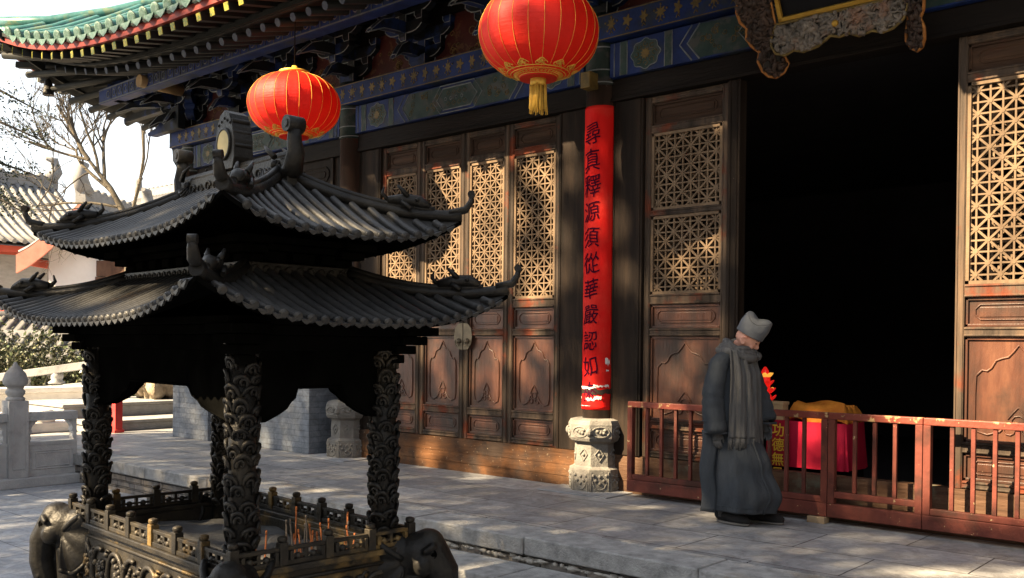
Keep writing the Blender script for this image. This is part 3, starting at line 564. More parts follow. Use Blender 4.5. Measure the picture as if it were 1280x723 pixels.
# ------------------------------------------------------------------ roof
def roof_fn(A, B, a, b, zt, ze, lift, ext, p, cx, cy, gexp=1.3, zsag=None):
    def P(side, s, tau):
        if side % 2 == 0: HL, PD = lerp(A, a, tau), lerp(B, b, tau)
        else: HL, PD = lerp(B, b, tau), lerp(A, a, tau)
        e = abs(s)**p*(1-tau)**2
        al, pd = s*HL*1.0+math.copysign(ext*e, s), PD+ext*e
        z = ze+(zt-ze)*tau**gexp+lift*e
        if side == 0: q = (al, -pd)
        elif side == 1: q = (pd, al)
        elif side == 2: q = (-al, pd)
        else: q = (-pd, -al)
        return Vector((cx+q[0], cy+q[1], z))
    return P
def tile_roof(mb, P, A, B, a, b, sides, spacing, r, capr, thick, m_t=0, m_end=0, m_un=1, nu=25, nt=7, lim=None, drip=True, kmax=99):
    for sd in range(4):
        mb.grid(lambda u, v: P(sd, 2*u-1, v), nu, nt, m_t)
        mb.grid(lambda u, v: P(sd, 2*u-1, v)-Vector((0, 0, thick)), nu, nt, m_un)
        mb.grid(lambda u, v: P(sd, 2*u-1, 0)-Vector((0, 0, thick*v)), nu, 2, m_un, smooth=False)
        if sd not in sides: continue
        L0, L1 = (A, a) if sd % 2 == 0 else (B, b)
        N = int(2*L0/spacing)
        for i in range(N+1):
            x = -L0+(i+0.5)*(2*L0/(N+1))
            if lim and not (lim[sd][0] <= x <= lim[sd][1]): continue
            pts = []; tau = 0.0
            while tau <= 1.0:
                HL = lerp(L0, L1, tau)
                if abs(x) > HL: break
                pts.append(P(sd, x/HL, tau)+Vector((0, 0, r*0.35))); tau += 0.1
            if len(pts) < 2: continue
            mb.tube(pts, r, 8, m_t, caps=False)
            d = (pts[0]-pts[1]).normalized()
            mb.tube([pts[0]-d*0.01, pts[0]+d*0.012, pts[0]+d*0.012, pts[0]+d*0.02], [capr, capr, capr*0.8, capr*0.7], 10, m_end)
            if drip:                                       # pointed drip tile between two ribs
                x2 = x+L0/(N+1)
                if abs(x2) < L0:
                    q = P(sd, x2/L0, 0); tdir = (P(sd, min(1, x2/L0+0.01), 0)-P(sd, max(-1, x2/L0-0.01), 0)).normalized(); hw = L0/(N+1)*0.85
                    o = q+d*0.008+Vector((0, 0, r*0.1))
                    mb.prism([(-hw, 0), (-hw*0.6, -capr*0.55), (0, -capr*1.0), (hw*0.6, -capr*0.55), (hw, 0)], o, tdir, (0, 0, 1), d*0.012, m_end)
RC = (-3.1, 4.0); RA, RB, Ra, Rb = 12.15, 6.0, 7.6, 0.9
PR = roof_fn(RA, RB, Ra, Rb, 8.8, 5.30, 0.85, 0.18, 7, *RC, gexp=1.25)
m = MB(); tile_roof(m, PR, RA, RB, Ra, Rb, (0, 3), 0.28, 0.075, 0.095, 0.05, 0, 1, 2, 61, 8)
rf = hp('tiled_roof', m, [GTILE, GTILEEND, RAFT])
def eave(sd, al, inset=0.0):                             # point on the eave line, al along the side
    L0 = RA if sd % 2 == 0 else RB
    s = max(-1, min(1, al/L0)); p = PR(sd, s, 0); n_ = {0: Vector((0,1,0)), 3: Vector((1,0,0))}[sd]
    return p+n_*inset
m = MB()
for sd, L0 in ((0, RA), (3, RB)):
    al = np.linspace(-L0, L0, 60)
    for i in range(59):
        p, q = eave(sd, al[i], 0.06), eave(sd, al[i+1], 0.06)
        m.bar(p-Vector((0,0,0.09)), q-Vector((0,0,0.09)), 0.05, 0.09, 0)
        p, q = eave(sd, al[i], 0.50), eave(sd, al[i+1], 0.50); m.bar(p-Vector((0,0,0.20)), q-Vector((0,0,0.20)), 0.05, 0.10, 1)
hp('eave_fascia', m, [FASCIA, RAFT])
# eave boarding: two sloped dark ceilings over the rafters
m = MB()
for sd, L0 in ((0, RA), (3, RB)):
    def board(u, v, sd=sd, L0=L0):
        s_ = 2*u-1; tau = 0.01+v*0.42; q = PR(sd, s_, tau); e_ = abs(s_)**7
        q.z = 5.30+0.85*e_*(1-tau)**2-0.10+0.42*v; return q
    m.grid(board, 60, 6)
    def board2(u, v, sd=sd, L0=L0):
        s_ = 2*u-1; tau = 0.085+v*0.34; q = PR(sd, s_, tau); e_ = abs(s_)**7
        q.z = 5.30+0.85*e_*(1-tau)**2*(1 if sd == 0 else 0.9)-(0.25 if sd == 0 else 0.37)+(tau-0.085)*1.44; return q
    m.grid(board2, 60, 6)
hp('eave_boarding', m, RAFT)
# square flying rafters, round rafters behind them
fr = MB(); fr.box(-0.045, 0.045, 0.0, 1.15, -0.045, 0.045, 0); fr.box(-0.043, 0.043, -0.008, 0.0, -0.043, 0.043, 1)
F0 = fr.build('flying_rafter', [RAFT, RAFTEND], HALL)
rr = MB(); rr.tube([(0, 0, 0), (0, 1.75, 0.5)], 0.05, 10, 0); rr.tube([(0, -0.008, -0.003), (0, 0, 0)], 0.047, 10, 1); R0 = rr.build('round_rafter', [RAFT, BLUEEND], HALL)
first = True
rest = MB(); rest2 = MB()
for sd, L0 in ((0, RA), (3, RB)):
    al = -L0+0.15
    while al < L0:
        p = eave(sd, al, 0.05)-Vector((0,0,0.215)); q = eave(sd, al, 0.52 if sd == 0 else 0.42)-Vector((0,0,0.325 if sd == 0 else 0.43))
        vis = (sd == 0 and p.x < -6.2) or (sd == 3 and p.y < 6.0)
        if vis:
            a_, b_ = (F0, R0) if first else (F0.copy(), R0.copy())
            if not first: COL.objects.link(a_); COL.objects.link(b_)
            first = False
            rz = 0 if sd == 0 else -90
            # fan out near the corner
            corner = max(0.0, (-al/L0-0.72)/0.28) if sd == 0 else max(0.0, (al/L0-0.45)/0.55)
            rz += (-1 if sd == 0 else 1)*38*corner**1.5
            a_.location = p; a_.rotation_euler = (rad(12-26*abs(al/L0)**7), 0, rad(rz)); b_.location = q; b_.rotation_euler = (rad(-22*abs(al/L0)**7), 0, rad(rz))
        else:
            dv = Vector((0, 1, 0)) if sd == 0 else Vector((1, 0, 0))
            rest.bar(p, p+dv*1.1+Vector((0,0,0.23)), 0.09, 0.09); rest2.tube([q, q+dv*1.75+Vector((0,0,0.5))], 0.05, 8)
        al += 0.28
o = hp('flying_rafter', rest, RAFT); o['kind'] = 'stuff'
o = hp('round_rafter', rest2, RAFT); o['kind'] = 'stuff'
# corner hip beam running out under the upturned corner
m = MB(); pc = PR(0, -1, 0); m.bar(Vector((-13.2, 0, 5.3)), pc-Vector((-0.05, -0.05, 0.28)), 0.16, 0.2, 0); m.bar(pc-Vector((-0.3,-0.3,0.22)), pc-Vector((0.02,0.02,0.12)), 0.2, 0.24, 1)
hp('hip_beam', m, [RAFT, BLUEEND])
m = MB(); m.tube([PR(0, -1, t_)+Vector((0,0,0.02)) for t_ in np.linspace(0, 1, 9)], 0.10, 10); hp('hip_ridge', m, GTILE)
m = MB(); m.tube([(-14.35, -0.35, 5.12), (-13.4, -0.35, 5.12)], 0.11, 12, 0); m.tube([(-12.9, -1.05, 5.12), (-12.9, -0.4, 5.12)], 0.09, 12, 1); hp('purlin_end', m, [RAFT, mat('purlin_end_wood', [(0.16,0.10,0.045), (0.24,0.16,0.075)], (6,6,6), 0.6)])
m = MB(); m.box(-5.63, -5.51, -0.30, -0.15, 3.93, 4.09); hp('column_bracket_block', m, [GREYGOLD], bevel=0.012)

# ================================================================== THINGS ON THE HALL FRONT
# ---- lanterns
def lantern(c, R, hh, top, label):
    r = thing('red_lantern', (c[0], c[1], c[2]), label, 'lantern', 'red palace lanterns under the eaves')
    prof = []
    for i in range(25):
        a = math.pi*(i/24-0.5); rr = R*abs(math.cos(a))**0.80; zz = hh*math.sin(a)
        if rr < 0.16: rr = 0.16
        prof.append((rr, zz))
    b = MB(); b.lathe(prof, 96, m=0, wob=lambda a, z: 1-0.012*abs(math.sin(a*12))**0.5 if abs(z) < hh*0.97 else 1.0); b.build('lantern_body', REDCLOTH, r)
    s = MB()
    for k in range(24):
        a = 2*math.pi*k/24
        s.tube([((q[0]*1.0-0.000+0.002)*math.cos(a), (q[0]+0.002)*math.sin(a), q[1]) for q in prof[3:-2]], 0.0017, 4)
    s.build('gold_seams', GOLD, r)
    g_ = MB()
    rs = lambda f: max(0.16, R*abs(math.cos(math.asin(f)))**0.8)
    for f in (-0.985, -0.93, -0.90): g_.tube([((rs(f)+0.003)*math.cos(t_), (rs(f)+0.003)*math.sin(t_), f*hh) for t_ in np.linspace(0, 6.2832, 61)], 0.005, 5, caps=False)
    for k in range(36):                                   # key fret band
        a0 = 2*math.pi*k/36; da = 2*math.pi/36
        def Q(u, f): a = a0+u*da; q = rs(f)+0.004; return (q*math.cos(a), q*math.sin(a), f*hh)
        g_.tube([Q(0, -0.975), Q(0, -0.945), Q(0.7, -0.945), Q(0.7, -0.966), Q(0.35, -0.966)], 0.0036, 4)
    for k in range(12):                                   # cloud heads above the band
        a0 = 2*math.pi*(k+0.5)/12
        for da, f in ((-0.10, -0.87), (0.10, -0.87), (0, -0.83), (-0.05, -0.85), (0.05, -0.85)):
            q = rs(f)+0.005; cc = (q*math.cos(a0+da), q*math.sin(a0+da), f*hh)
            tx = Vector((-math.sin(a0), math.cos(a0), 0)); tz = Vector((math.cos(a0)*0.75, math.sin(a0)*0.75, 0.6))
            g_.tube([Vector(cc)+tx*0.022*math.cos(t_)+tz*0.018*math.sin(t_) for t_ in np.linspace(0, 5.2, 9)], 0.0045, 4)
    g_.build('gold_pattern', GOLD, r)
    cp = MB(); cp.lathe([(0.17, hh*0.985), (0.17, hh+0.025), (0.10, hh+0.04), (0.035, hh+0.05), (0.03, hh+0.09)], 24); cp.build('cap', GOLD, r); cp = MB(); cp.lathe([(0.165, -hh-0.012), (0.165, -hh*0.985)], 24); cp.build('bottom_disc', REDCLOTH, r)
    ts = MB(); ts.lathe([(0.068, -hh-0.07), (0.072, -hh-0.01)], 20)
    for k in range(80):
        a = random.uniform(0, 6.28); q = 0.075*math.sqrt(random.random()); ln = random.uniform(0.2, 0.27)
        x, y = q*math.cos(a), q*math.sin(a); ts.tube([(x, y, -hh-0.06), (x*1.02, y*1.02, -hh-0.06-ln*0.5), (x*1.12+random.uniform(-.006,.006), y*1.12, -hh-0.05-ln)], 0.0045, 4)
    ts.build('tassel', GOLD, r)
    ro = MB(); ro.tube([(0, 0, hh+0.08), (0, 0, top-c[2])], 0.006, 6); ro.build('hanging_cord', DARKW, r)
lantern((-5.33, -1.3, 4.15), 0.525, 0.385, 5.35, 'larger looking red silk lantern hanging in front of the column with the red couplet')
lantern((-8.88, -1.3, 4.085), 0.512, 0.350, 5.35, 'smaller looking red lantern in front of the left doors, just above the burner roof')

# ---- couplet banner pasted on the column
BAN = thing('couplet_banner', (-5.57, -0.02, 0.80), 'long red paper couplet with black calligraphy pasted on the wooden column', 'couplet')
bx, by, br_ = 0.0, 0.0, 0.1605
def on_col(u, z, r=br_): a = -math.pi/2+u/br_; return (bx+r*math.cos(a), by+r*math.sin(a), z)
m = MB(); HWD = 0.235
m.grid(lambda u, v: on_col(-HWD+2*HWD*u, 2.98*v, br_+0.002+0.004*math.sin(v*37+u*4)*(1 if v < 0.2 else 0.45)*abs(2*u-1)**1.5+0.002*math.sin(v*90+u*9)*(1 if v < 0.25 else 0.3)), 25, 90); m.build('paper', REDPAPER, BAN, solid=0.002)
def text_mesh(body, size, bold=0.0):
    c = bpy.data.curves.new('t', 'FONT'); c.body = body; c.size = size; c.align_x = 'CENTER'; c.align_y = 'CENTER'; c.resolution_u = 4; c.offset = bold
    o = bpy.data.objects.new('t', c); COL.objects.link(o); bpy.context.view_layer.update()
    me = bpy.data.meshes.new_from_object(o.evaluated_get(bpy.context.evaluated_depsgraph_get()))
    bm = bmesh.new(); bm.from_mesh(me); bmesh.ops.triangulate(bm, faces=bm.faces)
    for _ in range(2):
        lo = [e for e in bm.edges if e.calc_length() > 0.05]
        if lo: bmesh.ops.subdivide_edges(bm, edges=lo, cuts=1)
    bmesh.ops.triangulate(bm, faces=bm.faces)
    vs = [v.co.copy() for v in bm.verts]; bm.verts.index_update(); fs = [tuple(v.index for v in f.verts) for f in bm.faces]
    bm.free(); bpy.data.objects.remove(o)
    if vs:
        cx = (max(v.x for v in vs)+min(v.x for v in vs))/2; cy = (max(v.y for v in vs)+min(v.y for v in vs))/2
        vs = [Vector((v.x-cx, v.y-cy, 0)) for v in vs]
    return vs, fs
m = MB()
for i, ch in enumerate('尋真釋源須從華嚴認如來'):
    vs, fs = text_mesh(ch, 0.20, 0.0006); zc = 2.70-i*0.2525
    k = 0.13*(i % 3-1)
    ra, sc_ = random.uniform(-0.07, 0.07), random.uniform(0.9, 1.08)
    def warp(v):
        x, y = v.x*0.9*sc_, v.y*1.08*sc_; x += 0.10*k*y+0.006*math.sin(y*34+i); y += 0.16*x+0.006*math.sin(x*40+i*2)
        return x*math.cos(ra)-y*math.sin(ra)+0.006, zc+x*math.sin(ra)+y*math.cos(ra)
    mm = []
    for v in vs:
        x, z_ = warp(v); mm.append(on_col(x, z_, br_+0.0085))
    m.add(mm, fs)
m.build('calligraphy', INK, BAN)
m = MB()
def tear(u0, u1, z0, z1, n=16):
    top = [(lerp(u0, u1, i/n), z1+random.uniform(-0.5, 0.3)*(z1-z0)) for i in range(n+1)]; bot = [(lerp(u0, u1, i/n), z0+random.uniform(-0.3, 0.5)*(z1-z0)) for i in range(n+1)]
    m.add([on_col(*p, br_+0.0095) for p in top+bot], [(i, i+1, n+2+i, n+1+i) for i in range(n)])
tear(-0.19, 0.08, 0.212, 0.226); tear(0.05, 0.2, 0.225, 0.245); tear(-0.21, -0.12, 0.105, 0.125); tear(-0.03, 0.07, 0.09, 0.115); tear(0.06, 0.13, 0.105, 0.135, 8); tear(-0.16, 0.02, 0.035, 0.04); tear(0.16, 0.21, 0.44, 0.50, 5); tear(0.17, 0.20, 0.37, 0.40, 5); tear(-0.10, 0.02, 0.20, 0.222)
m.build('torn_white_backing', WHITEPAP, BAN)
m = MB(); n = 20
m.add([on_col(lerp(-0.235, 0.235, i/n), z_+random.uniform(-0.012, 0.012), br_+0.0075) for z_ in (0.155, 0.205) for i in range(n+1)], [(i, i+1, n+2+i, n+1+i) for i in range(n)])
m.build('torn_gap', COLW, BAN)

# ---- name board with carved dragon frame, leaning out over the door
TH = rad(30)
PL = thing('name_board', (-3.06, -0.34, 4.14), 'black name board with gold inner frame and carved dragon border over the doorway', 'name board')
PU = Vector((0, -math.sin(TH), math.cos(TH))); PX = Vector((1, 0, 0)); PN = Vector((0, -math.cos(TH), -math.sin(TH)))
def pp(u, v, n=0.0, wing=False):
    # the carved borders flare forward from the edge of the board
    fu, fv = max(0.0, abs(u)-0.49), max(0.0, -0.02-v)
    if wing: return PX*math.copysign(0.49+(abs(u)-0.49)*0.80, u)+PU*v+PN*(n+(abs(u)-0.49)*0.62)
    return PX*u+PU*(v+fv*0.1)+PN*(n+fv*0.3)
CARVE = mat('carved_grey_wood', [(0.039,0.03354,0.02964), (0.1092,0.0936,0.078), (0.1872,0.156,0.1248)], (14,14,14), 0.55, bump=0.5, bscale=50, stain=(0.16,0.09,0.06), stain_scale=6, stain_pos=(0.52,0.66))
ORANGE = mat('orange_gilding', [(0.168,0.06,0.015), (0.3,0.132,0.036)], (14,14,14), 0.45, metal=0.2)
WINGC = mat('dark_dragon_carving', [(0.018,0.013,0.011), (0.05,0.03,0.022)], (9,9,9), 0.6, bump=0.4, bscale=50)
CARVEB = mat('carving_ground', [(0.008,0.007,0.006), (0.02,0.016,0.014)], (14,14,14), 0.6)
BLACKL = mat('black_lacquer', [(0.004,0.004,0.005)], rough=0.5, spec=0.1)
m = MB(); m.prism([(-0.46, 0), (0.46, 0), (0.46, 1.5), (-0.46, 1.5)], pp(0, 0, -0.05), PX, PU, PN*0.05); m.build('board', BLACKL, PL)
m = MB()
for a, b in (((-0.46, 0), (0.46, 0)), ((0.46, 0), (0.46, 1.5)), ((0.46, 1.5), (-0.46, 1.5)), ((-0.46, 1.5), (-0.46, 0))): m.bar(pp(*a, 0.02), pp(*b, 0.02), 0.036, 0.04, up=PN, ext=0.017)
m.build('gold_frame', GOLDP, PL, bevel=0.006)
pp_ = pp
def carve(poly, n, seed, name, edge_mat, fill, z0=0.0, wing=False):
    pp = lambda u, v, n=0.0: pp_(u, v, n, wing)
    rnd = random.Random(seed); mb = MB()
    nn_ = len(poly); mb.add([pp(p[0], p[1], z0-0.03) for p in poly]+[pp(p[0], p[1], z0) for p in poly], [tuple(reversed(range(nn_))), tuple(range(nn_, 2*nn_))]+[(k, (k+1) % nn_, nn_+(k+1) % nn_, nn_+k) for k in range(nn_)], 0)
    mb.tube([pp(p[0], p[1], z0+0.008) for p in poly+poly[:1]], 0.013, 6, 1, caps=False)
    us = [p[0] for p in poly]; vs = [p[1] for p in poly]
    def inside(x, y):
        c = False; j = len(poly)-1
        for i in range(len(poly)):
            if (poly[i][1] > y) != (poly[j][1] > y) and x < (poly[j][0]-poly[i][0])*(y-poly[i][1])/(poly[j][1]-poly[i][1])+poly[i][0]: c = not c
            j = i
        return c
    k = 0
    while k < n:
        x, y = rnd.uniform(min(us), max(us)), rnd.uniform(min(vs), max(vs))
        if not inside(x, y): continue
        k += 1; a = rnd.uniform(0, 6.28); pts = []; r0 = rnd.uniform(0.012, 0.03)
        for i in range(8):
            if not inside(x, y): break
            pts.append(pp(x, y, z0+0.010+0.014*math.sin(i*1.1+k))); a += rnd.uniform(0.15, 0.75); x += 0.026*math.cos(a); y += 0.026*math.sin(a)
        if len(pts) > 2: mb.tube(pts, [r0*1.05*(1-0.11*i) for i in range(len(pts))], 5, 2)
        elif pts: mb.ball(pts[0], 0.02, 6, 4, 2)
    return mb.build(name, [CARVEB, edge_mat, fill], PL)
bp_ = [(-0.50, -0.03), (-0.55, -0.12), (-0.56, -0.20), (-0.52, -0.27), (-0.44, -0.30), (-0.36, -0.27), (-0.28, -0.30), (-0.16, -0.28), (-0.05, -0.215), (0.02, -0.24), (0.10, -0.225), (0.18, -0.265), (0.28, -0.245), (0.36, -0.275), (0.44, -0.26), (0.52, -0.2), (0.56, -0.10), (0.50, -0.03)]
carve(bp_, 230, 3, 'carved_border', GREYGOLD, CARVE, 0.03)
wing = [(-0.50, 1.5), (-0.52, -0.02), (-0.55, -0.20), (-0.50, -0.30), (-0.48, -0.37), (-0.53, -0.43), (-0.60, -0.45), (-0.66, -0.42), (-0.70, -0.36), (-0.72, -0.27), (-0.69, -0.20), (-0.74, -0.14), (-0.77, -0.06), (-0.75, 0.02), (-0.79, 0.08), (-0.80, 0.17), (-0.77, 0.25), (-0.81, 0.33), (-0.82, 0.45), (-0.79, 0.6), (-0.82, 0.8), (-0.8, 1.5)]
carve(wing, 330, 5, 'carved_wing', ORANGE, WINGC, 0.0, True); carve([(-p[0], p[1]) for p in wing], 330, 6, 'carved_wing', ORANGE, WINGC, 0.0, True)
m = MB(); m.ball(pp(0.0, -0.12, 0.06), 0.028, 14, 10); m.build('gold_boss', GOLDP, PL)
m = MB(); m.tube([(-0.2, 0.2, -0.1), (-0.2, 0.05, -0.05)], 0.02, 8); m.tube([(0.2, 0.2, -0.1), (0.2, 0.05, -0.05)], 0.02, 8); m.tube([pp(-0.4, 1.3, -0.05), (-0.4, 0.3, 1.35)], 0.012, 6); m.tube([pp(0.4, 1.3, -0.05), (0.4, 0.3, 1.35)], 0.012, 6); m.build('iron_hook', DARKW, PL)

# ---- red barrier in front of the doors
def fence_section(x0, x1, nbars, label, zlow, post_l=0.055, post_r=0.055, low=True):
    F = thing('fence_section', (x0, -0.17, 0), label, 'fence', 'red wooden fence in front of the doors'); W = x1-x0
    m = MB(); m.box(0, W, -0.028, 0.028, 0.85, 0.905); m.build('top_rail', FENCET, F, bevel=0.006)
    m = MB()
    if low: m.box(0, W, -0.032, 0.032, 0.055, 0.165)
    m.box(0, W, -0.024, 0.024, zlow, zlow+0.05); m.build('bottom_rail', FENCEP, F, bevel=0.006)
    for a, b in ((0, post_l), (W-post_r, W)):
        m = MB(); m.box(a, b, -0.03, 0.03, 0.166 if low else zlow, 0.849); m.build('post', FENCEP, F, loc=((a+b)/2, 0, 0.5), bevel=0.005)
    for i in range(nbars):
        x = post_l+(W-post_l-post_r)*(i+1)/(nbars+1)
        m = MB(); m.box(x-0.0155, x+0.0155, -0.015, 0.015, zlow+0.051, 0.849); m.build('bar', FENCEP, F, loc=(x, 0, 0.5), bevel=0.004)
    return F
fence_section(-5.10, -3.146, 11, 'long red slatted fence section at the left, behind the monk', 0.167)
fence_section(-3.142, -2.40, 3, 'short red fence gate with three bars, in front of the dark doorway', 0.215)
fence_section(-2.396, -0.95, 8, 'red fence section at the right edge, in front of the sunlit door', 0.167)
wd = MB(); wd.box(-0.075, 0.075, -0.05, 0.05, 0, 0.052); tag(wd.build('wooden_wedge', mat('raw_wood', [(0.22,0.15,0.09), (0.34,0.25,0.15)], (6,6,6), 0.8, bump=0.3), bevel=0.004), 'small raw wood block propping up the bottom rail of the red fence', 'wood block').location = (-3.22, -0.19, 0.0)

# ---- offering table, cloth, box and lamp just inside the door
CRIM = mat('crimson_cloth', [(0.3544,0.00675,0.02531), (0.5232,0.01265,0.0464)], (5,5,1.5), 0.75, bump=0.25, bscale=8)
CRIM2 = mat('crimson_text_panel', [(0.30,0.008,0.02), (0.40,0.012,0.03)], (5,5,5), 0.75)
OT = thing('offering_table', (-3.68, 0.85, 0.02), 'offering box draped in crimson cloth with gold characters, behind the fence', 'table')
m = MB(); m.box(-0.35, 0.35, -0.2, 0.22, 0.0, 0.715); m.build('cabinet', DARKW, OT)
m = MB()
def cl(u, v):
    a = 2*math.pi*u; c, s_ = math.cos(a), math.sin(a); e = 0.22
    x = 0.365*math.copysign(abs(c)**e, c); y = 0.25*math.copysign(abs(s_)**e, s_)
    k = 1+(0.035*math.sin(a*13+1)+0.02*math.sin(a*23))*(1-v)**1.3+0.05*(1-v)
    return (x*k, y*k, 0.31+0.42*v)
m.grid(cl, 120, 10, 0, True); m.grid(lambda u, v: tuple(Vector(cl(u, 1.0))*1.0*(v)+Vector((0,0,0.732))*(1-v)) if v < 1 else cl(u, 1.0), 120, 3, 0, True)
m.build('table_cloth', CRIM, OT)
m = MB(); m.box(-0.375, -0.15, -0.283, -0.276, 0.31, 0.715); tc_ = m.build('text_panel', CRIM2, OT)
m = MB()
for i, ch in enumerate('功德無量'):
    vs, fs = text_mesh(ch, 0.13, 0.0018); m.add([(-0.258+v.x*0.95, -0.286, 0.645-i*0.135+v.y) for v in vs], fs)
m.build('gold_characters', mat('bright_gold_embroidery', [(0.75,0.42,0.03), (0.85,0.55,0.06)], (20,20,20), 0.6), OT)
OC = MB(); ORC = mat('orange_cloth', [(0.45,0.13,0.015), (0.62,0.24,0.03)], (8,8,8), 0.8, bump=0.5, bscale=20)
def oc(u, v):
    x, y = -0.22+0.58*u, -0.2+0.4*v
    ed = max(abs(u-0.5), abs(v-0.5))*2
    return (x, y, 0.155+0.02*math.sin(u*9+v*5)+0.012*math.sin(v*23+u*11)-0.155*max(0, ed-0.8)/0.2)
OC.grid(oc, 50, 30); o = tag(OC.build('folded_cloth', ORC, solid=0.008), 'rumpled orange cloth spread on top of the crimson offering box', 'cloth'); o.location = (-3.68, 0.85, 0.752)
m = MB(); m.box(-0.09, 0.09, -0.06, 0.06, 0, 0.155); m.box(-0.097, 0.097, -0.067, 0.067, 0.14, 0.17)
o = tag(m.build('wooden_box', mat('pale_box_wood', [(0.45,0.30,0.15), (0.58,0.42,0.24)], (3,9,9), 0.6), bevel=0.004), 'small pale wooden box beside the orange cloth, partly behind the monk', 'box'); o.location = (-4.02, 0.70, 0.752)
LP = thing('lotus_lamp', (-4.22, 0.86, 0.752), 'glowing red and amber glass lotus lamp beside the monk in the dark doorway', 'lamp')
def glow(name, c, e):
    q = bpy.data.materials.new(name); q.use_nodes = True; b = q.node_tree.nodes['Principled BSDF']; b.inputs['Base Color'].default_value = (*c, 1); b.inputs['Emission Color'].default_value = (*c, 1); b.inputs['Emission Strength'].default_value = e; b.inputs['Roughness'].default_value = 0.25
    return q
REDG, AMB = glow('lit_red_glass', (0.70, 0.015, 0.01), 0.10), glow('lit_amber_glass', (0.85, 0.38, 0.05), 0.16)
m = MB(); m.lathe([(0.07, 0), (0.075, 0.015), (0.02, 0.04), (0.018, 0.14), (0.06, 0.17)], 16); m.build('lamp_stand', BRASS, LP)
m = MB(); m.lathe([(0.03, 0.16), (0.05, 0.19), (0.05, 0.40), (0.03, 0.46), (0.01, 0.49)], 16); m.build('lamp_core', REDG, LP)
for k in range(32):
    tier = k//8; a = 2*math.pi*(k % 8+0.5*(tier % 2))/8; rr = 0.085-0.012*tier; c = Vector((rr*math.cos(a), rr*math.sin(a), 0.19+0.072*tier))
    m = MB(); d_ = Vector((math.cos(a)*0.75, math.sin(a)*0.75, 0.75)).normalized(); m.ball((0, 0, 0), (0.012, 0.026, 0.040), 10, 8, 0, d_.to_track_quat('Z', 'X').to_matrix()); m.build('lamp_petal', AMB if (tier == 3 or k in (9, 13)) else REDG, LP).location = c

# ================================================================== THE MONK
MK = thing('person', (-3.745, -0.655, 0.004), 'monk in long grey robe, scarf and peaked grey cap walking past the red fence', 'person', rz=rad(3))
SKIN = mat('skin', [(0.42,0.215,0.15), (0.50,0.27,0.20)], (14,14,14), 0.55, stain=(0.45,0.16,0.11), stain_scale=12, stain_pos=(0.5,0.7))
ROBE = mat('grey_robe_cloth', [(0.026,0.031,0.037), (0.048,0.054,0.062)], (6,6,2.5), 0.85, bump=0.7, bscale=9, bstretch=(1.6,1.6,0.7), spec=0.15)
SCARF = mat('grey_scarf_wool', [(0.058,0.059,0.061), (0.108,0.108,0.108)], (40,40,5), 0.95, bump=0.5, bscale=120, spec=0.1)
CAP = mat('grey_cap_felt', [(0.0759,0.0825,0.0924), (0.1089,0.1155,0.1254)], (9,9,9), 0.95, bump=0.2, bscale=90, spec=0.1)
GLOVE = mat('grey_glove', [(0.05,0.05,0.052), (0.09,0.09,0.09)], (20,20,20), 0.9)
SHOE = mat('black_cloth_shoe', [(0.012,0.012,0.013), (0.022,0.022,0.022)], (9,9,9), 0.8)
SOLE = mat('shoe_sole', [(0.10,0.095,0.085), (0.16,0.15,0.14)], (9,9,9), 0.8)
HM = Matrix.Translation((0.085, -0.005, 1.45)) @ Matrix.Rotation(rad(10), 4, 'Z') @ Matrix.Rotation(rad(29), 4, 'Y')
def hd(p): q = HM @ Vector(p); return (q.x, q.y, q.z)
b = MB()
# torso, legs and arms under the robe, hands, neck, head: fused into one surface
b.tube([(0,0,0.80), (0,0,0.95), (0,0,1.15), (0,0,1.30), (0.01,0,1.36)], [0.125,0.13,0.13,0.12,0.07], 14)
for s_ in (-1, 1):
    fx = 0.17 if s_ > 0 else -0.02
    b.tube([(0.0, s_*0.09, 0.88), (0.04+fx*0.4, s_*0.095, 0.48), (fx-0.01, s_*0.10, 0.09)], [0.085, 0.055, 0.034], 10)
    b.tube([(fx-0.01, s_*0.10, 0.055), (fx+0.09, s_*0.105, 0.04)], [0.030, 0.026], 8)
    b.tube([(0, s_*0.11, 1.31), (-0.03, s_*0.165, 1.27), (-0.07 if s_ < 0 else 0.03, s_*0.222, 1.06), (-0.045 if s_ < 0 else 0.14, s_*0.23, 0.80)], [0.05, 0.05, 0.043, 0.030], 10)
b.tube([(0.01, 0, 1.32), (0.04, -0.002, 1.42), (0.06, -0.004, 1.46)], [0.06, 0.055, 0.06], 12)
b.xf(Matrix.Identity(4))
def head(u, v):
    a, e = 2*math.pi*u, math.pi*(v-0.5)*0.998
    x, y, z_ = math.cos(a)*math.cos(e), math.sin(a)*math.cos(e), math.sin(e)
    X, Y, Z = x*0.098, y*0.078, z_*0.122
    if Z < -0.02: k = min(1, (-Z-0.02)/0.1); Y *= 1-0.32*k; X = X*(1-0.18*k)+0.012*k
    if x < 0 and Z < -0.04: X *= 0.85
    return hd((X, Y, Z+0.05))
b.grid(head, 28, 22, 0, True)
b.ball(hd((0.104, 0, 0.018)), (0.016, 0.013, 0.014), 8, 6); b.tube([hd((0.092, 0, 0.062)), hd((0.102, 0, 0.04)), hd((0.109, 0, 0.022))], [0.010, 0.011, 0.014], 8)   # nose
b.tube([hd((0.088, -0.05, 0.072)), hd((0.099, 0, 0.070)), hd((0.088, 0.05, 0.072))], [0.008, 0.009, 0.008], 6)                # brow
b.tube([hd((0.088, -0.022, -0.022)), hd((0.097, 0, -0.019)), hd((0.088, 0.022, -0.022))], [0.006, 0.009, 0.006], 6); b.tube([hd((0.086, -0.02, -0.034)), hd((0.094, 0, -0.033)), hd((0.086, 0.02, -0.034))], [0.006, 0.009, 0.006], 6)
b.ball(hd((0.085, 0, -0.058)), (0.018, 0.024, 0.014), 8, 6)
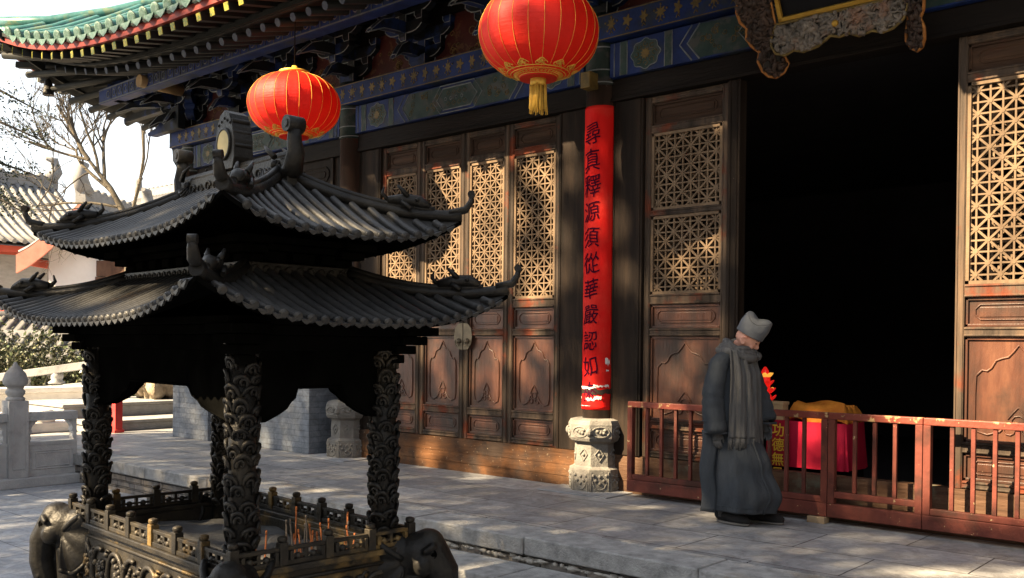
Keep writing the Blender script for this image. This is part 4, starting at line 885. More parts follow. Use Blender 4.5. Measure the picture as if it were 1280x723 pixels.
for s_ in (-1, 1):
    b.tube([hd((0.0+0.022*math.cos(t_), s_*0.078+s_*0.006, 0.035+0.032*math.sin(t_))) for t_ in np.linspace(0.9, 5.6, 10)], 0.0075, 6); b.ball(hd((0.002, s_*0.078, 0.03)), (0.014, 0.007, 0.02), 8, 6)
    b.ball(hd((0.068, s_*0.04, 0.012)), (0.022, 0.018, 0.018), 8, 6)
body = b.build('body', SKIN, MK, remesh=0.0075)
e = MB()
for s_ in (-1, 1): e.tube([hd((0.091, s_*0.020, 0.052)), hd((0.0925, s_*0.031, 0.0535)), hd((0.086, s_*0.042, 0.051))], [0.003, 0.0045, 0.003], 6)
e.build('eyes', SHOE, MK)
e = MB()
for s_ in (-1, 1): e.tube([hd((0.094, s_*0.016, 0.073)), hd((0.096, s_*0.03, 0.078)), hd((0.086, s_*0.048, 0.074))], [0.004, 0.005, 0.003], 6)
e.build('eyebrows', GLOVE, MK)
e = MB(); e.tube([hd((0.094, -0.020, -0.027)), hd((0.0995, 0, -0.026)), hd((0.094, 0.020, -0.027))], [0.002, 0.003, 0.002], 5); e.build('mouth', mat('lips', [(0.22,0.07,0.055)], rough=0.5), MK)
for s_ in (-1, 1):
    fx = 0.17 if s_ > 0 else -0.02
    q = MB(); q.tube([(fx-0.015, s_*0.10, 0.05), (fx-0.01, s_*0.10, 0.12), (fx*0.7, s_*0.098, 0.30)], [0.048, 0.052, 0.075], 14); q.build('trouser_leg', GLOVE, MK)
# robe
def loft(levels, fold, nseg=72, nz=60):
    zs = [l[0] for l in levels]
    def fn(u, v):
        z_ = lerp(zs[0], zs[-1], v); i = 0
        while i < len(zs)-2 and z_ > zs[i+1]: i += 1
        t_ = (z_-zs[i])/(zs[i+1]-zs[i]); t_ = t_*t_*(3-2*t_)
        L_ = [lerp(p, q, t_) for p, q in zip(levels[i], levels[i+1])]
        a = 2*math.pi*u; k = 1+fold(a, z_)
        return (L_[3]+L_[1]*math.cos(a)*k, L_[4]+L_[2]*math.sin(a)*k, z_)
    return fn
lev = [(0.105, 0.272, 0.225, 0.072, 0.0), (0.24, 0.30, 0.225, 0.095, 0), (0.45, 0.245, 0.21, 0.065, 0), (0.72, 0.19, 0.195, 0.025, 0), (1.0, 0.175, 0.185, 0.0, 0), (1.2, 0.172, 0.19, -0.015, 0), (1.33, 0.15, 0.185, -0.02, 0), (1.40, 0.10, 0.12, 0.0, 0), (1.435, 0.075, 0.08, 0.02, 0)]
fold = lambda a, z_: max(0, 0.85-z_)*(0.06*math.sin(a*5+0.6+z_*0.8)+0.045*math.sin(a*9+2-z_*1.2)+0.03*math.sin(a*14+1+z_*2))+0.010*math.sin(a*3+z_*14)+0.008*math.sin(a*6-z_*31)
r = MB(); r.grid(loft(lev, fold), 120, 90, 0, True); rl = loft(lev, fold)
r.tube([Vector(rl(0.93, v_))*1.0+Vector((0.004, -0.004, 0)) for v_ in np.linspace(0.0, 0.9, 30)], 0.006, 5)          # front edge seam
r.tube([rl(u_, 0.035) for u_ in np.linspace(0, 1, 61)], 0.004, 4, caps=False)                                        # stitched hem
r.build('robe', ROBE, MK, solid=0.008)
# open side panel of the robe behind the near leg
r = MB()
r.grid(lambda u, v: (-0.185+0.13*u+0.012*math.sin(v*9), -0.205-0.01*math.sin(u*3)+0.0*v, lerp(0.09, 0.75, v)), 8, 20); r.build('robe_flap', ROBE, MK, solid=0.012)
def sleeve(pts, rs, name='sleeve'):
    s_ = MB(); P_ = []
    n = 26
    for i in range(n):
        t_ = i/(n-1)*(len(pts)-1); k = min(int(t_), len(pts)-2); f = t_-k; f2 = f
        P_.append((Vector(pts[k]).lerp(Vector(pts[k+1]), f2), lerp(rs[k], rs[k+1], f2)*(1+0.045*math.sin(i*1.9+1)+0.03*math.sin(i*3.7))))
    s_.tube([p[0] for p in P_], [p[1] for p in P_], 22, 0, caps=False, flat=0.82); s_.tube([P_[-1][0]-Vector((0,0,0.004)), P_[-1][0]+Vector((0,0,0.012))], P_[-1][1]*1.03, 22, 0, caps=False, flat=0.82); s_.tube([P_[-4][0]-Vector((0,0,0.004)), P_[-4][0]+Vector((0,0,0.004))], P_[-4][1]*1.02, 22, 0, caps=False, flat=0.82); return s_.build(name, ROBE, MK, solid=0.010)
sleeve([(0.0, -0.13, 1.355), (-0.045, -0.185, 1.295), (-0.075, -0.23, 1.08), (-0.07, -0.238, 0.93), (-0.045, -0.236, 0.735)], [0.066, 0.086, 0.094, 0.098, 0.102])
sleeve([(0.0, 0.135, 1.355), (-0.01, 0.20, 1.30), (0.05, 0.245, 1.08), (0.10, 0.25, 0.95), (0.16, 0.235, 0.80)], [0.075, 0.10, 0.11, 0.11, 0.105])
def hand(loc, s_, fwd):
    h = MB(); h.tube([(0, 0, 0.06), (0, 0, 0.0), (0.004, 0, -0.055)], [0.030, 0.034, 0.036], 10, flat=0.6)
    for i, (dx, ln, r0) in enumerate(((0.030, 0.066, 0.0095), (0.011, 0.074, 0.010), (-0.009, 0.07, 0.0095), (-0.028, 0.055, 0.0085))):
        h.tube([(dx*0.9, 0, -0.045), (dx, -s_*0.003, -0.055-ln*0.4), (dx*1.02+0.0, -s_*0.016, -0.055-ln*0.75), (dx*1.02, -s_*0.032, -0.055-ln*0.95)], [r0*1.08, r0, r0*0.92, r0*0.75], 8)
    h.tube([(0.024, -s_*0.004, -0.005), (0.044, -s_*0.016, -0.035), (0.046, -s_*0.024, -0.062), (0.040, -s_*0.030, -0.08)], [0.013, 0.011, 0.0095, 0.008], 8)
    h.xf(Matrix.Translation(loc) @ Matrix.Rotation(rad(fwd), 4, 'Y')); h.build('glove', GLOVE, MK, remesh=0.004)
hand((-0.035, -0.25, 0.735), -1, -6); hand((0.175, 0.235, 0.78), 1, -14)
# scarf: wrap, shoulder fold, two hanging ends with fringe
s_ = MB()
for k, (zz, R1, R2, th) in enumerate(((1.375, 0.135, 0.155, 0.045), (1.405, 0.122, 0.135, 0.042), (1.435, 0.110, 0.118, 0.036), (1.39, 0.145, 0.15, 0.03))):
    n = 40; pts = []
    for i in range(n+1):
        a = 2*math.pi*i/n; pts.append((0.035+R1*math.cos(a)*(0.9 if k else 1), R2*math.sin(a), zz-0.035*math.cos(a)+0.012*math.sin(a*3+k)))
    s_.tube(pts, [th*(1+0.12*math.sin(i*0.9+k)) for i in range(n+1)], 9, 0, flat=0.8)
s_.build('scarf_wrap', SCARF, MK)
def scarf_end(p0, w0, w1, zb, xoff, yoff, name):
    q = MB(); ztop = 1.40
    def fn(u, v):
        z_ = lerp(zb, ztop, v); wv = lerp(w1, w0, v**0.8); a = (u-0.5)*wv
        ex = 0.011*math.sin(u*13+z_*2)+0.005*math.sin(u*29-z_*4)
        bx = max(0.165, 0.20-0.03*v)-0.055*max(0, (z_-1.2)/0.2)
        th = p0+a/0.21
        rr = bx+ex+xoff
        return (0.012+rr*math.cos(th), (0.20+ex+xoff)*math.sin(th)+yoff, z_)
    q.grid(fn, 34, 40); o = q.build(name, SCARF, MK, solid=0.012)
    fr_ = MB()
    for i in range(30):
        u = (i+random.uniform(-0.3, 0.3))/30; p = Vector(fn(min(max(u, 0), 1), 0)); fr_.tube([p+Vector((0,0,0.01)), p+Vector((random.uniform(-.004,.004), random.uniform(-.004,.004), -0.04)), p+Vector((random.uniform(-.012,.012), random.uniform(-.012,.012), -random.uniform(0.075, 0.10)))], 0.0042, 5)
    fr_.build('fringe', SCARF, o)
scarf_end(rad(-50), 0.15, 0.21, 0.70, 0.020, 0, 'scarf_end'); scarf_end(rad(-8), 0.16, 0.24, 0.64, 0.006, 0, 'scarf_end')
# cap: band plus two soft horns
c_ = MB()
def cap(u, v):
    a = 2*math.pi*u; e_ = v
    rx, ry = 0.113, 0.096
    k = 1-0.22*max(0, e_-0.55)**1.2/0.4
    hgt = -0.005+0.115*e_
    peak = 0.040*max(0, math.cos(a-0.25))**2+0.042*max(0, math.cos(a-math.pi+0.2))**1.5
    hgt += peak*e_**2+0.012*math.sin(a*2+1)*e_
    k += (0.24*max(0, math.cos(a-0.25))**2+0.10*max(0, math.cos(a-math.pi))**2)*e_**1.5-0.05*math.sin(a)**2*e_
    return hd((rx*math.cos(a)*k, ry*math.sin(a)*k, 0.088+hgt))
c_.grid(cap, 48, 18, 0, True)
def captop(u, v):
    a = 2*math.pi*u; p = Vector(cap(u, 1.0)); c0 = Vector(hd((0.0, 0, 0.200))); q = p.lerp(c0, v); n_ = Vector(hd((0,0,1)))-Vector(hd((0,0,0)))
    return q+n_*0.030*math.sin(min(1, v*2.2)*math.pi*0.5)
c_.grid(captop, 48, 8, 0, True)
c_.build('cap', CAP, MK, solid=0.006, sub=1)
for (x, y, rz) in ((0.03, -0.105, -10), (0.215, 0.10, 4)):
    m = MB(); m.tube([(-0.135, 0, 0.06), (-0.11, 0, 0.062), (-0.04, 0, 0.066), (0.05, 0, 0.055), (0.13, 0, 0.042), (0.175, 0, 0.036)], [0.030, 0.048, 0.056, 0.056, 0.047, 0.020], 14, flat=0.95); o = m.build('shoe', SHOE, MK); o.location = (x, y, 0); o.rotation_euler = (0, 0, rad(rz))
    m = MB(); m.lathe([(0.05, 0.0), (0.052, 0.018)], 22, (0.025, 0, 0), sx=3.0, sy=1.06); m.build('sole', SOLE, o)

# ================================================================== INCENSE BURNER
BU = thing('incense_burner', (-4.432, -4.89, GZ), 'black cast bronze incense burner with double tiled pavilion roof and elephant head feet', 'incense burner', rz=-0.075)
UP = Matrix.Translation((0, 0, 0.89))
def bp(name, mb, m, par=None, **k):
    """burner part: verts are written with the rim plane as z=0"""
    par = par or BU; mb.xf(UP)
    return mb.build(name, m, par, **k)
RX, RY = 0.935, 0.50
# basin: hollow box with a ledge
m = MB()
X, Y, T = RX-0.02, RY-0.02, 0.05
m.box(-X, X, -Y, -Y+T, -0.56, -0.125); m.box(-X, X, Y-T, Y, -0.56, -0.125); m.box(-X, -X+T, -Y+T, Y-T, -0.56, -0.125); m.box(X-T, X, -Y+T, Y-T, -0.56, -0.125); m.box(-X+T, X-T, -Y+T, Y-T, -0.56, -0.5)
for z0, z1, o in ((-0.125, -0.095, 0.03), (-0.575, -0.53, 0.02)):
    m.box(-X-o, X+o, -Y-o, -Y+T, z0, z1); m.box(-X-o, X+o, Y-T, Y+o, z0, z1); m.box(-X-o, -X+T, -Y+T, Y-T, z0, z1); m.box(X-T, X+o, -Y+T, Y-T, z0, z1)
BAS = bp('basin', m, BRONZEW, bevel=0.006)
def relief(face, L_, seed):
    """vine scrolls with grape clusters on a basin side; u along the side, w out of it"""
    rnd = random.Random(seed); q = MB()
    def P(u, z, w=0.0):
        return {0: (u, -Y-w, z), 1: (X+w, u, z), 2: (-u, Y+w, z), 3: (-X-w, -u, z)}[face]
    n = int(L_*2/0.21)
    for zz in (-0.165, -0.505): q.tube([P(-L_+0.03, zz, 0.004), P(L_-0.03, zz, 0.004)], 0.010, 6)
    for i in range(n):
        c = -L_+0.10+(2*L_-0.2)*(i+0.5)/n; zc = -0.335; sg = 1 if i % 2 else -1
        q.tube([P(c+0.098*math.cos(a), zc+0.125*math.sin(a), 0.006) for a in np.linspace(sg*1.2, sg*1.2+5.2, 22)], 0.014, 6)
        q.tube([P(c+(0.05-0.004*k)*math.cos(sg*k*0.6+1), zc-0.02+(0.055-0.0045*k)*math.sin(sg*k*0.6+1), 0.006) for k in range(11)], 0.010, 6)
        for k in range(16):
            a, rr = rnd.uniform(0, 6.28), 0.062*math.sqrt(rnd.random()); q.ball(P(c+rr*math.cos(a), zc+0.01+rr*1.25*math.sin(a), 0.004), rnd.uniform(0.012, 0.021), 7, 5)
        for k in range(3):
            u, z_ = c+0.105+rnd.uniform(-0.02, 0.02), zc+rnd.choice((-0.11, 0.10))+rnd.uniform(-0.02, 0.02); q.ball(P(u, z_, 0), (0.028, 0.028, 0.02), 7, 5)
            q.tube([P(u, z_, 0.01), P(u+0.02, z_+0.03, 0.016), P(u+0.045, z_+0.02, 0.006)], 0.007, 5)
    return q
for f, L_ in ((0, X), (1, Y), (2, X), (3, Y)): bp('vine_relief', relief(f, L_, 20+f), BRONZEW, BAS)
m = MB(); m.grid(lambda u, v: (lerp(-X+T, X-T, u), lerp(-Y+T, Y-T, v), -0.20+0.025*math.sin(u*7+v*3)*math.sin(v*4)+0.012*math.sin(u*31)*math.sin(v*23)), 60, 30); bp('ash_bed', m, ASH)
# railing
def rail_run(p, q, n):
    p, q = Vector(p), Vector(q); d = (q-p)/n
    r_ = MB()
    r_.bar(p+Vector((0,0,-0.022)), q+Vector((0,0,-0.022)), 0.026, 0.018); r_.bar(p+Vector((0,0,-0.060)), q+Vector((0,0,-0.060)), 0.018, 0.012); r_.bar(p+Vector((0,0,-0.084)), q+Vector((0,0,-0.084)), 0.03, 0.022)
    for i in range(n):
        for t_ in (0.16, 0.5, 0.84):
            c = p+d*(i+t_); r_.bar(c+Vector((0,0,-0.075)), c+Vector((0,0,-0.03)), 0.018, 0.022 if t_ == 0.5 else 0.05)
        for t_ in (0.33, 0.67): r_.ball(p+d*(i+t_)+Vector((0, 0, -0.062)), (0.02, 0.02, 0.018), 7, 5)
    return r_
cor = [(-RX+0.02, -RY+0.02, 0), (RX-0.02, -RY+0.02, 0), (RX-0.02, RY-0.02, 0), (-RX+0.02, RY-0.02, 0)]
ns = [7, 4, 7, 4]
pm = MB(); pm.box(-0.021, 0.021, -0.021, 0.021, -0.095, 0.008); pm.lathe([(0.012, 0.006), (0.020, 0.010), (0.0235, 0.02), (0.022, 0.032), (0.008, 0.037)], 12)
P0 = None
for i in range(4):
    bp('railing', rail_run(cor[i], cor[(i+1) % 4], ns[i]), BRONZEW, bevel=0.003)
    for k in range(ns[i]):
        c = Vector(cor[i]).lerp(Vector(cor[(i+1) % 4]), k/ns[i])
        if P0 is None: P0 = pm.build('rail_post', BRONZEW, BU, bevel=0.003); o = P0
        else: o = P0.copy(); COL.objects.link(o)
        o.location = c+Vector((0, 0, 0.89))
# pillars with cloud-scale relief
PX_, PY_ = 0.818, 0.386
def pillar_mesh(seed):
    rnd = random.Random(seed); q = MB(); R_ = 0.060
    q.lathe([(R_, -0.30), (R_, 0.90)], 20)
    row = 0; z_ = -0.09
    while z_ < 0.88:
        for k in range(5):
            a0 = 2*math.pi*(k+0.5*(row % 2))/5+rnd.uniform(-0.2, 0.2); hw = rnd.uniform(0.42, 0.64); hh = rnd.uniform(0.034, 0.058); zz = z_+rnd.uniform(-0.018, 0.018)
            if rnd.random() < 0.05: continue
            def S(u, v, w=0.0): a = a0+u; return ((R_+w)*math.cos(a), (R_+w)*math.sin(a), zz+v)
            q.tube([S(hw*math.cos(t_), hh*math.sin(t_), 0.004+0.010*math.sin(t_)) for t_ in np.linspace(math.pi*1.05, -0.05*math.pi, 11)], [0.005+0.008*math.sin(i*math.pi/10)*rnd.uniform(0.6, 1.1) for i in range(11)], 6)
            sg = rnd.choice((-1, 1)); ox = rnd.uniform(-0.12, 0.12)
            q.tube([S(ox+sg*0.30*math.cos(t_)*(1-0.075*i), 0.026*math.sin(t_)*(1-0.075*i)+0.010, 0.006+0.004*math.sin(i*0.5)) for i, t_ in enumerate(np.linspace(-0.6, 6.6, 13))], [0.010-0.0004*i for i in range(13)], 5)
            q.tube([S(hw*0.72*math.cos(t_), hh*0.72*math.sin(t_)+0.004, 0.002) for t_ in np.linspace(math.pi*0.95, 0.05*math.pi, 8)], 0.006, 5)
        z_ += 0.062; row += 1
    return q
for i, (sx, sy) in enumerate(((-1,-1), (1,-1), (1,1), (-1,1))):
    q = pillar_mesh(40+i); q.xf(Matrix.Translation((sx*PX_, sy*PY_, 0))); bp('pillar', q, BRONZE, loc=(sx*PX_, sy*PY_, 0.89))
# scalloped aprons between the pillars
def apron(L_, p, ux, dy):
    pts = [(-L_, 0.90), (-L_, 0.545), (-L_+0.05, 0.545)]
    for a, z in ((0.16, 0.575), (0.26, 0.60), (0.30, 0.625), (0.36, 0.645), (0.40, 0.69)): pts.append((-L_+a*L_*1.25+0.05, z))
    pts += [(-x, z) for x, z in reversed(pts[2:])] + [(L_, 0.545), (L_, 0.90)]
    q = MB(); dy = Vector(dy); q.prism(pts, Vector(p)-dy/2, ux, (0,0,1), dy)
    for s_ in (-1, 1):
        out = [Vector(p)+s_*dy*0.5+Vector(ux)*x+Vector((0,0,z)) for x, z in pts[1:-1]]; q.tube(out, 0.007, 5, caps=False)
        for k in range(0):
            c = random.uniform(-L_+0.12, L_-0.12); z = random.uniform(0.73, 0.86); q.tube([Vector(p)+s_*dy*0.52+Vector(ux)*(c+0.035*(1-i*0.07)*math.cos(i*0.8))+Vector((0,0,z+0.03*(1-i*0.07)*math.sin(i*0.8))) for i in range(10)], 0.006, 5)
    return q
for p, L_, ux, dy in (((0, -PY_, 0), PX_-0.05, (1,0,0), (0,0.035,0)), ((0, PY_, 0), PX_-0.05, (1,0,0), (0,0.035,0)), ((PX_, 0, 0), PY_-0.05, (0,1,0), (0.035,0,0)), ((-PX_, 0, 0), PY_-0.05, (0,1,0), (0.035,0,0))):
    bp('scalloped_apron', apron(L_, p, ux, dy), NEARBLK)
m = MB(); m.box(-0.90, 0.90, -0.46, 0.46, 0.86, 0.93); m.box(-0.94, 0.94, -0.50, 0.50, 0.93, 0.975); m.box(-0.99, 0.99, -0.55, 0.55, 0.975, 1.01); bp('eave_entablature', m, NEARBLK, bevel=0.006)
# eave brackets under the roof (stepped corbels at the corners)
for sx in (-1, 1):
    for sy in (-1, 1):
        m = MB()
        for k in range(4):
            o = k*0.045; m.box(*sorted((sx*0.80, sx*(0.90+o))), *sorted((sy*0.37, sy*(0.45+o*0.8))), 0.80+k*0.045, 0.842+k*0.045)
        bp('corner_corbel', m, NEARBLK, bevel=0.005)
# lower and upper roof
def burner_roof(name, A, B, a, b, zt, ze, lift, gexp):
    P = roof_fn(A, B, a, b, zt, ze, lift, 0.03, 3.2, 0, 0, gexp)
    q = MB(); tile_roof(q, P, A, B, a, b, (0, 1, 2, 3), 0.068, 0.0205, 0.0205, 0.022, 0, 0, 1, 41, 9)
    r_ = bp(name, q, [BTILE, NEARBLK])
    rnd = random.Random(5)
    for sd in range(4):                                    # hip ridges ending in an upturned crest, a crouching beast on each
        h = MB(); pts = [P(sd, 1, t_)+Vector((0,0,0.022)) for t_ in np.linspace(1, 0, 14)]
        h.tube(pts, [0.030]*14, 8)
        h.tube([p+Vector((0,0,0.030)) for p in pts[:-2]], 0.016, 6)
        d = Vector((pts[-1].x-pts[-4].x, pts[-1].y-pts[-4].y, 0)).normalized(); e = pts[-1]
        h.tube([e-d*0.06+Vector((0,0,0.01)), e+d*0.02+Vector((0,0,0.03)), e+d*0.045+Vector((0,0,0.07)), e+d*0.05+Vector((0,0,0.105))], [0.030, 0.028, 0.022, 0.015], 8, flat=0.7)
        sx_ = d.cross(Vector((0,0,1)))
        h.tube([e+d*0.047+Vector((0,0,0.105))+sx_*w for w in (-0.018, 0.018)], 0.019, 10)
        for k in range(9):
            p = pts[3+k]; h.tube([p+sx_*0.022, p+Vector((0,0,0.038)), p-sx_*0.022], 0.006, 5)
        bp('hip_ridge', h, BRONZE, r_)
        g = MB(); c = P(sd, 1, 0.30)+Vector((0,0,0.07)); dn = (P(sd, 1, 0.2)-P(sd, 1, 0.4)).normalized()
        g.tube([c-dn*0.10, c-dn*0.02+Vector((0,0,0.012)), c+dn*0.06+Vector((0,0,0.015)), c+dn*0.11+Vector((0,0,-0.005))], [0.022, 0.034, 0.032, 0.018], 8)
        for w in (-0.022, 0.022): g.tube([c-dn*0.0+sx_*w+Vector((0,0,0.03)), c-dn*0.025+sx_*w*1.4+Vector((0,0,0.055)), c-dn*0.05+sx_*w*1.5+Vector((0,0,0.078))], [0.014, 0.012, 0.006], 6)
        for w in (-0.03, 0.03): g.ball(c+dn*0.05+sx_*w+Vector((0,0,0.02)), 0.012, 6, 5)
        for w in (-0.034, 0.034): g.tube([c-dn*0.03+sx_*w, c+dn*0.02+sx_*w*1.3+Vector((0,0,-0.03))], 0.013, 6)
        g.tube([c-dn*0.10, c-dn*0.13+Vector((0,0,0.03)), c-dn*0.12+Vector((0,0,0.065))], [0.014, 0.010, 0.004], 6)
        bp('ridge_beast', g, BRONZE, r_, loc=None)
    return r_, P
LR, PL_ = burner_roof('lower_roof', 1.22, 0.79, 0.64, 0.285, 1.225, 0.985, 0.165, 1.15)
m = MB()                                                   # carved collar where the lower roof meets the upper storey
for x0, x1, y0, y1 in ((-0.66, 0.66, -0.31, -0.26), (-0.66, 0.66, 0.26, 0.31), (-0.66, -0.61, -0.26, 0.26), (0.61, 0.66, -0.26, 0.26)): m.box(x0, x1, y0, y1, 1.19, 1.27)
for i in range(22):
    for s_ in (-1, 1): m.tube([(-0.62+i*0.059+0.02*math.cos(k*0.8), s_*0.312, 1.235+0.02*math.sin(k*0.8)) for k in range(8)], 0.006, 5)
for i in range(9):
    for s_ in (-1, 1): m.tube([(s_*0.662, -0.24+i*0.06+0.02*math.cos(k*0.8), 1.235+0.02*math.sin(k*0.8)) for k in range(8)], 0.006, 5)
bp('roof_collar', m, BRONZE, bevel=0.004)
m = MB(); m.box(-0.60, 0.60, -0.25, 0.25, 1.0, 1.33); m.box(-0.66, 0.66, -0.30, 0.30, 1.33, 1.36); m.box(-0.72, 0.72, -0.35, 0.35, 1.36, 1.39)
for sx in (-1, 1):
    for sy in (-1, 1):
        for k in range(3): m.box(*sorted((sx*0.56, sx*(0.66+k*0.05))), *sorted((sy*0.2, sy*(0.30+k*0.04))), 1.27+k*0.04, 1.306+k*0.04)
for i in range(7): m.box(-0.52+i*0.16, -0.44+i*0.16, -0.30, 0.30, 1.28, 1.325)
for i in range(3): m.box(-0.66, 0.66, -0.2+i*0.16, -0.12+i*0.16, 1.28, 1.325)
bp('upper_storey', m, NEARBLK, bevel=0.005)
UR, PU_ = burner_roof('upper_roof', 1.07, 0.61, 0.50, 0.03, 1.70, 1.385, 0.125, 1.2)
# main ridge: carved board between two scrolled ridge ends, sun disc in the middle
m = MB(); m.box(-0.58, 0.58, -0.028, 0.028, 1.66, 1.80); m.tube([(-0.56, 0, 1.81), (0.56, 0, 1.81)], 0.026, 8); m.tube([(-0.56, -0.03, 1.675), (0.56, -0.03, 1.675)], 0.02, 6); m.tube([(-0.56, 0.03, 1.675), (0.56, 0.03, 1.675)], 0.02, 6)
for i in range(12):
    for s_ in (-1, 1):
        c = -0.50+i*0.09; sg = 1 if i % 2 else -1
        m.tube([(c+0.035*(1-k*0.06)*math.cos(sg*k*0.7), s_*0.031, 1.742+0.032*(1-k*0.06)*math.sin(sg*k*0.7)) for k in range(11)], 0.007, 5)
MR = bp('main_ridge', m, BRONZE, bevel=0.004)
for s_ in (-1, 1):
    q = MB()
    q.tube([(s_*0.50, 0, 1.70), (s_*0.585, 0, 1.74), (s_*0.61, 0, 1.82), (s_*0.595, 0, 1.88), (s_*0.60, 0, 1.93)], [0.050, 0.054, 0.045, 0.038, 0.034], 10, flat=0.8)
    q.tube([(s_*0.59, -0.045, 1.955), (s_*0.59, 0.045, 1.955)], 0.040, 14); q.tube([(s_*0.59, -0.05, 1.955), (s_*0.59, 0.05, 1.955)], 0.02, 10)
    for w in (-1, 1):
        q.ball((s_*0.47, w*0.035, 1.77), 0.022, 8, 6); q.tube([(s_*0.50, w*0.05, 1.80), (s_*0.45, w*0.06, 1.84), (s_*0.40, w*0.05, 1.87)], [0.016, 0.012, 0.004], 6)
        for k in range(4): q.tube([(s_*(0.52-0.02*k), w*0.05, 1.74-0.01*k), (s_*(0.46-0.02*k), w*0.075, 1.72-0.015*k), (s_*(0.42-0.015*k), w*0.06, 1.755-0.01*k)], [0.014, 0.011, 0.004], 6)
    q.tube([(s_*0.50, 0, 1.76), (s_*0.43, 0, 1.80), (s_*0.39, 0, 1.775), (s_*0.42, 0, 1.745)], [0.04, 0.03, 0.02, 0.012], 8)
    bp('ridge_ornament', q, BRONZE, MR)
q = MB(); oc_ = [(-0.085, 1.80), (-0.105, 1.86), (-0.10, 1.95), (-0.085, 2.02), (-0.05, 2.09), (0.0, 2.115), (0.05, 2.09), (0.085, 2.02), (0.10, 1.95), (0.105, 1.86), (0.085, 1.80)]
q.prism(oc_, (0, -0.055, 0), (1,0,0), (0,0,1), (0, 0.11, 0))
for z in (1.86, 1.92, 1.99, 2.05): q.tube([(-0.10+abs(z-1.9)*0.2, -0.05, z), (-0.10+abs(z-1.9)*0.2, 0.05, z)], 0.014, 6); q.tube([(0.10-abs(z-1.9)*0.2, -0.05, z), (0.10-abs(z-1.9)*0.2, 0.05, z)], 0.014, 6)
q.tube([(0.066*math.cos(a), -0.058, 1.935+0.078*math.sin(a)) for a in np.linspace(0, 6.283, 25)], 0.010, 6, caps=False)
for x, z in ((-0.06, 2.04), (0.0, 2.07), (0.06, 2.04), (-0.03, 2.055), (0.03, 2.055)): q.ball((x, -0.055, z), 0.009, 6, 4)
DO = bp('ridge_finial', q, BRONZE, MR, bevel=0.005)
q = MB(); q.lathe([(0.0, 0), (1.0, 0), (1.0, 0.008)], 28); q.v = [(0.058*p[0], -0.056-p[2], 1.935+0.07*p[1]) for p in q.v]; bp('sun_disc', q, mat('faded_yellow_paint', [(0.42,0.34,0.16), (0.52,0.44,0.24)], (9,9,9), 0.7), DO)
# elephant heads at the corners, the trunks are the feet
def elephant(sx, sy):
    a = math.atan2(sy*0.8, sx*1.0); M = Matrix.Translation((sx*(RX-0.03), sy*(RY-0.03), -0.17)) @ Matrix.Rotation(a, 4, 'Z')
    h = MB()
    h.ball((0.06, 0, 0.02), (0.135, 0.115, 0.128), 20, 14); h.ball((0.12, 0, 0.085), (0.095, 0.088, 0.085), 16, 10); h.ball((-0.05, 0, 0), (0.13, 0.13, 0.15), 14, 10)
    h.tube([(0.13, 0, 0.04), (0.20, 0, -0.07), (0.215, 0, -0.2), (0.185, 0, -0.34), (0.16, 0, -0.47), (0.17, 0, -0.58), (0.20, 0, -0.665), (0.23, 0, -0.70)], [0.105, 0.095, 0.082, 0.070, 0.062, 0.058, 0.056, 0.045], 14)
    h.tube([(-0.02, 0, -0.1), (0.0, 0, -0.35), (0.03, 0, -0.55), (0.05, 0, -0.72)], [0.13, 0.10, 0.085, 0.095], 12)
    for w in (-1, 1):
        h.tube([(0.145, w*0.03, 0.105), (0.165, w*0.085, 0.085), (0.12, w*0.125, 0.06)], [0.018, 0.022, 0.016], 8)           # brow
        h.ball((0.11, w*0.10, -0.02), (0.055, 0.035, 0.06), 10, 8)
    for k in range(9): h.tube([(0.20+0.075*math.cos(t_)-0.02*k*0.4, 0.082*math.sin(t_), -0.12-0.055*k) for t_ in np.linspace(-1.3, 1.3, 8)], 0.009, 5)
    M = M @ Matrix.Scale(0.9, 4); h.xf(M); o = bp('elephant_head', h, BRONZE, loc=None, remesh=0.009)
    for w in (-1, 1):
        e_ = MB()
        def ear(u, v):
            # fan from the temple: u around the fan, v outwards, with pleats
            t_ = lerp(0.75, -1.75, u); rr = 0.03+0.205*v*(0.85+0.3*math.sin(u*3.0))
            return (0.015-rr*math.cos(t_)*0.62-0.04*v, w*(0.120+0.085*v-0.05*v*v+0.014*math.sin(u*20)*v), 0.005+rr*math.sin(t_)*0.95-0.02*v)
        e_.grid(ear, 34, 10); rim = [ear(u, 1.0) for u in np.linspace(0, 1, 26)]; e_.tube(rim, 0.009, 6)
        e_.tube([ear(0.02, v) for v in np.linspace(0, 1, 6)], 0.012, 6)
        e_.xf(M); bp('elephant_ear', e_, BRONZE, o, solid=0.014)
        y_ = MB(); y_.ball((0.165, w*0.088, 0.045), (0.018, 0.014, 0.016), 10, 8); y_.tube([(0.165+0.02*math.cos(t_), w*(0.092), 0.045+0.022*math.sin(t_)) for t_ in np.linspace(0, 6.28, 12)], 0.005, 5); y_.xf(M); bp('elephant_eye', y_, NEARBLK, o)
for sx, sy in ((-1,-1), (1,-1), (1,1), (-1,1)): elephant(sx, sy)
m = MB(); m.box(-1.15, 1.15, -0.75, 0.75, -0.89, -0.86); bp('base_plate', m, STONEG, bevel=0.006)

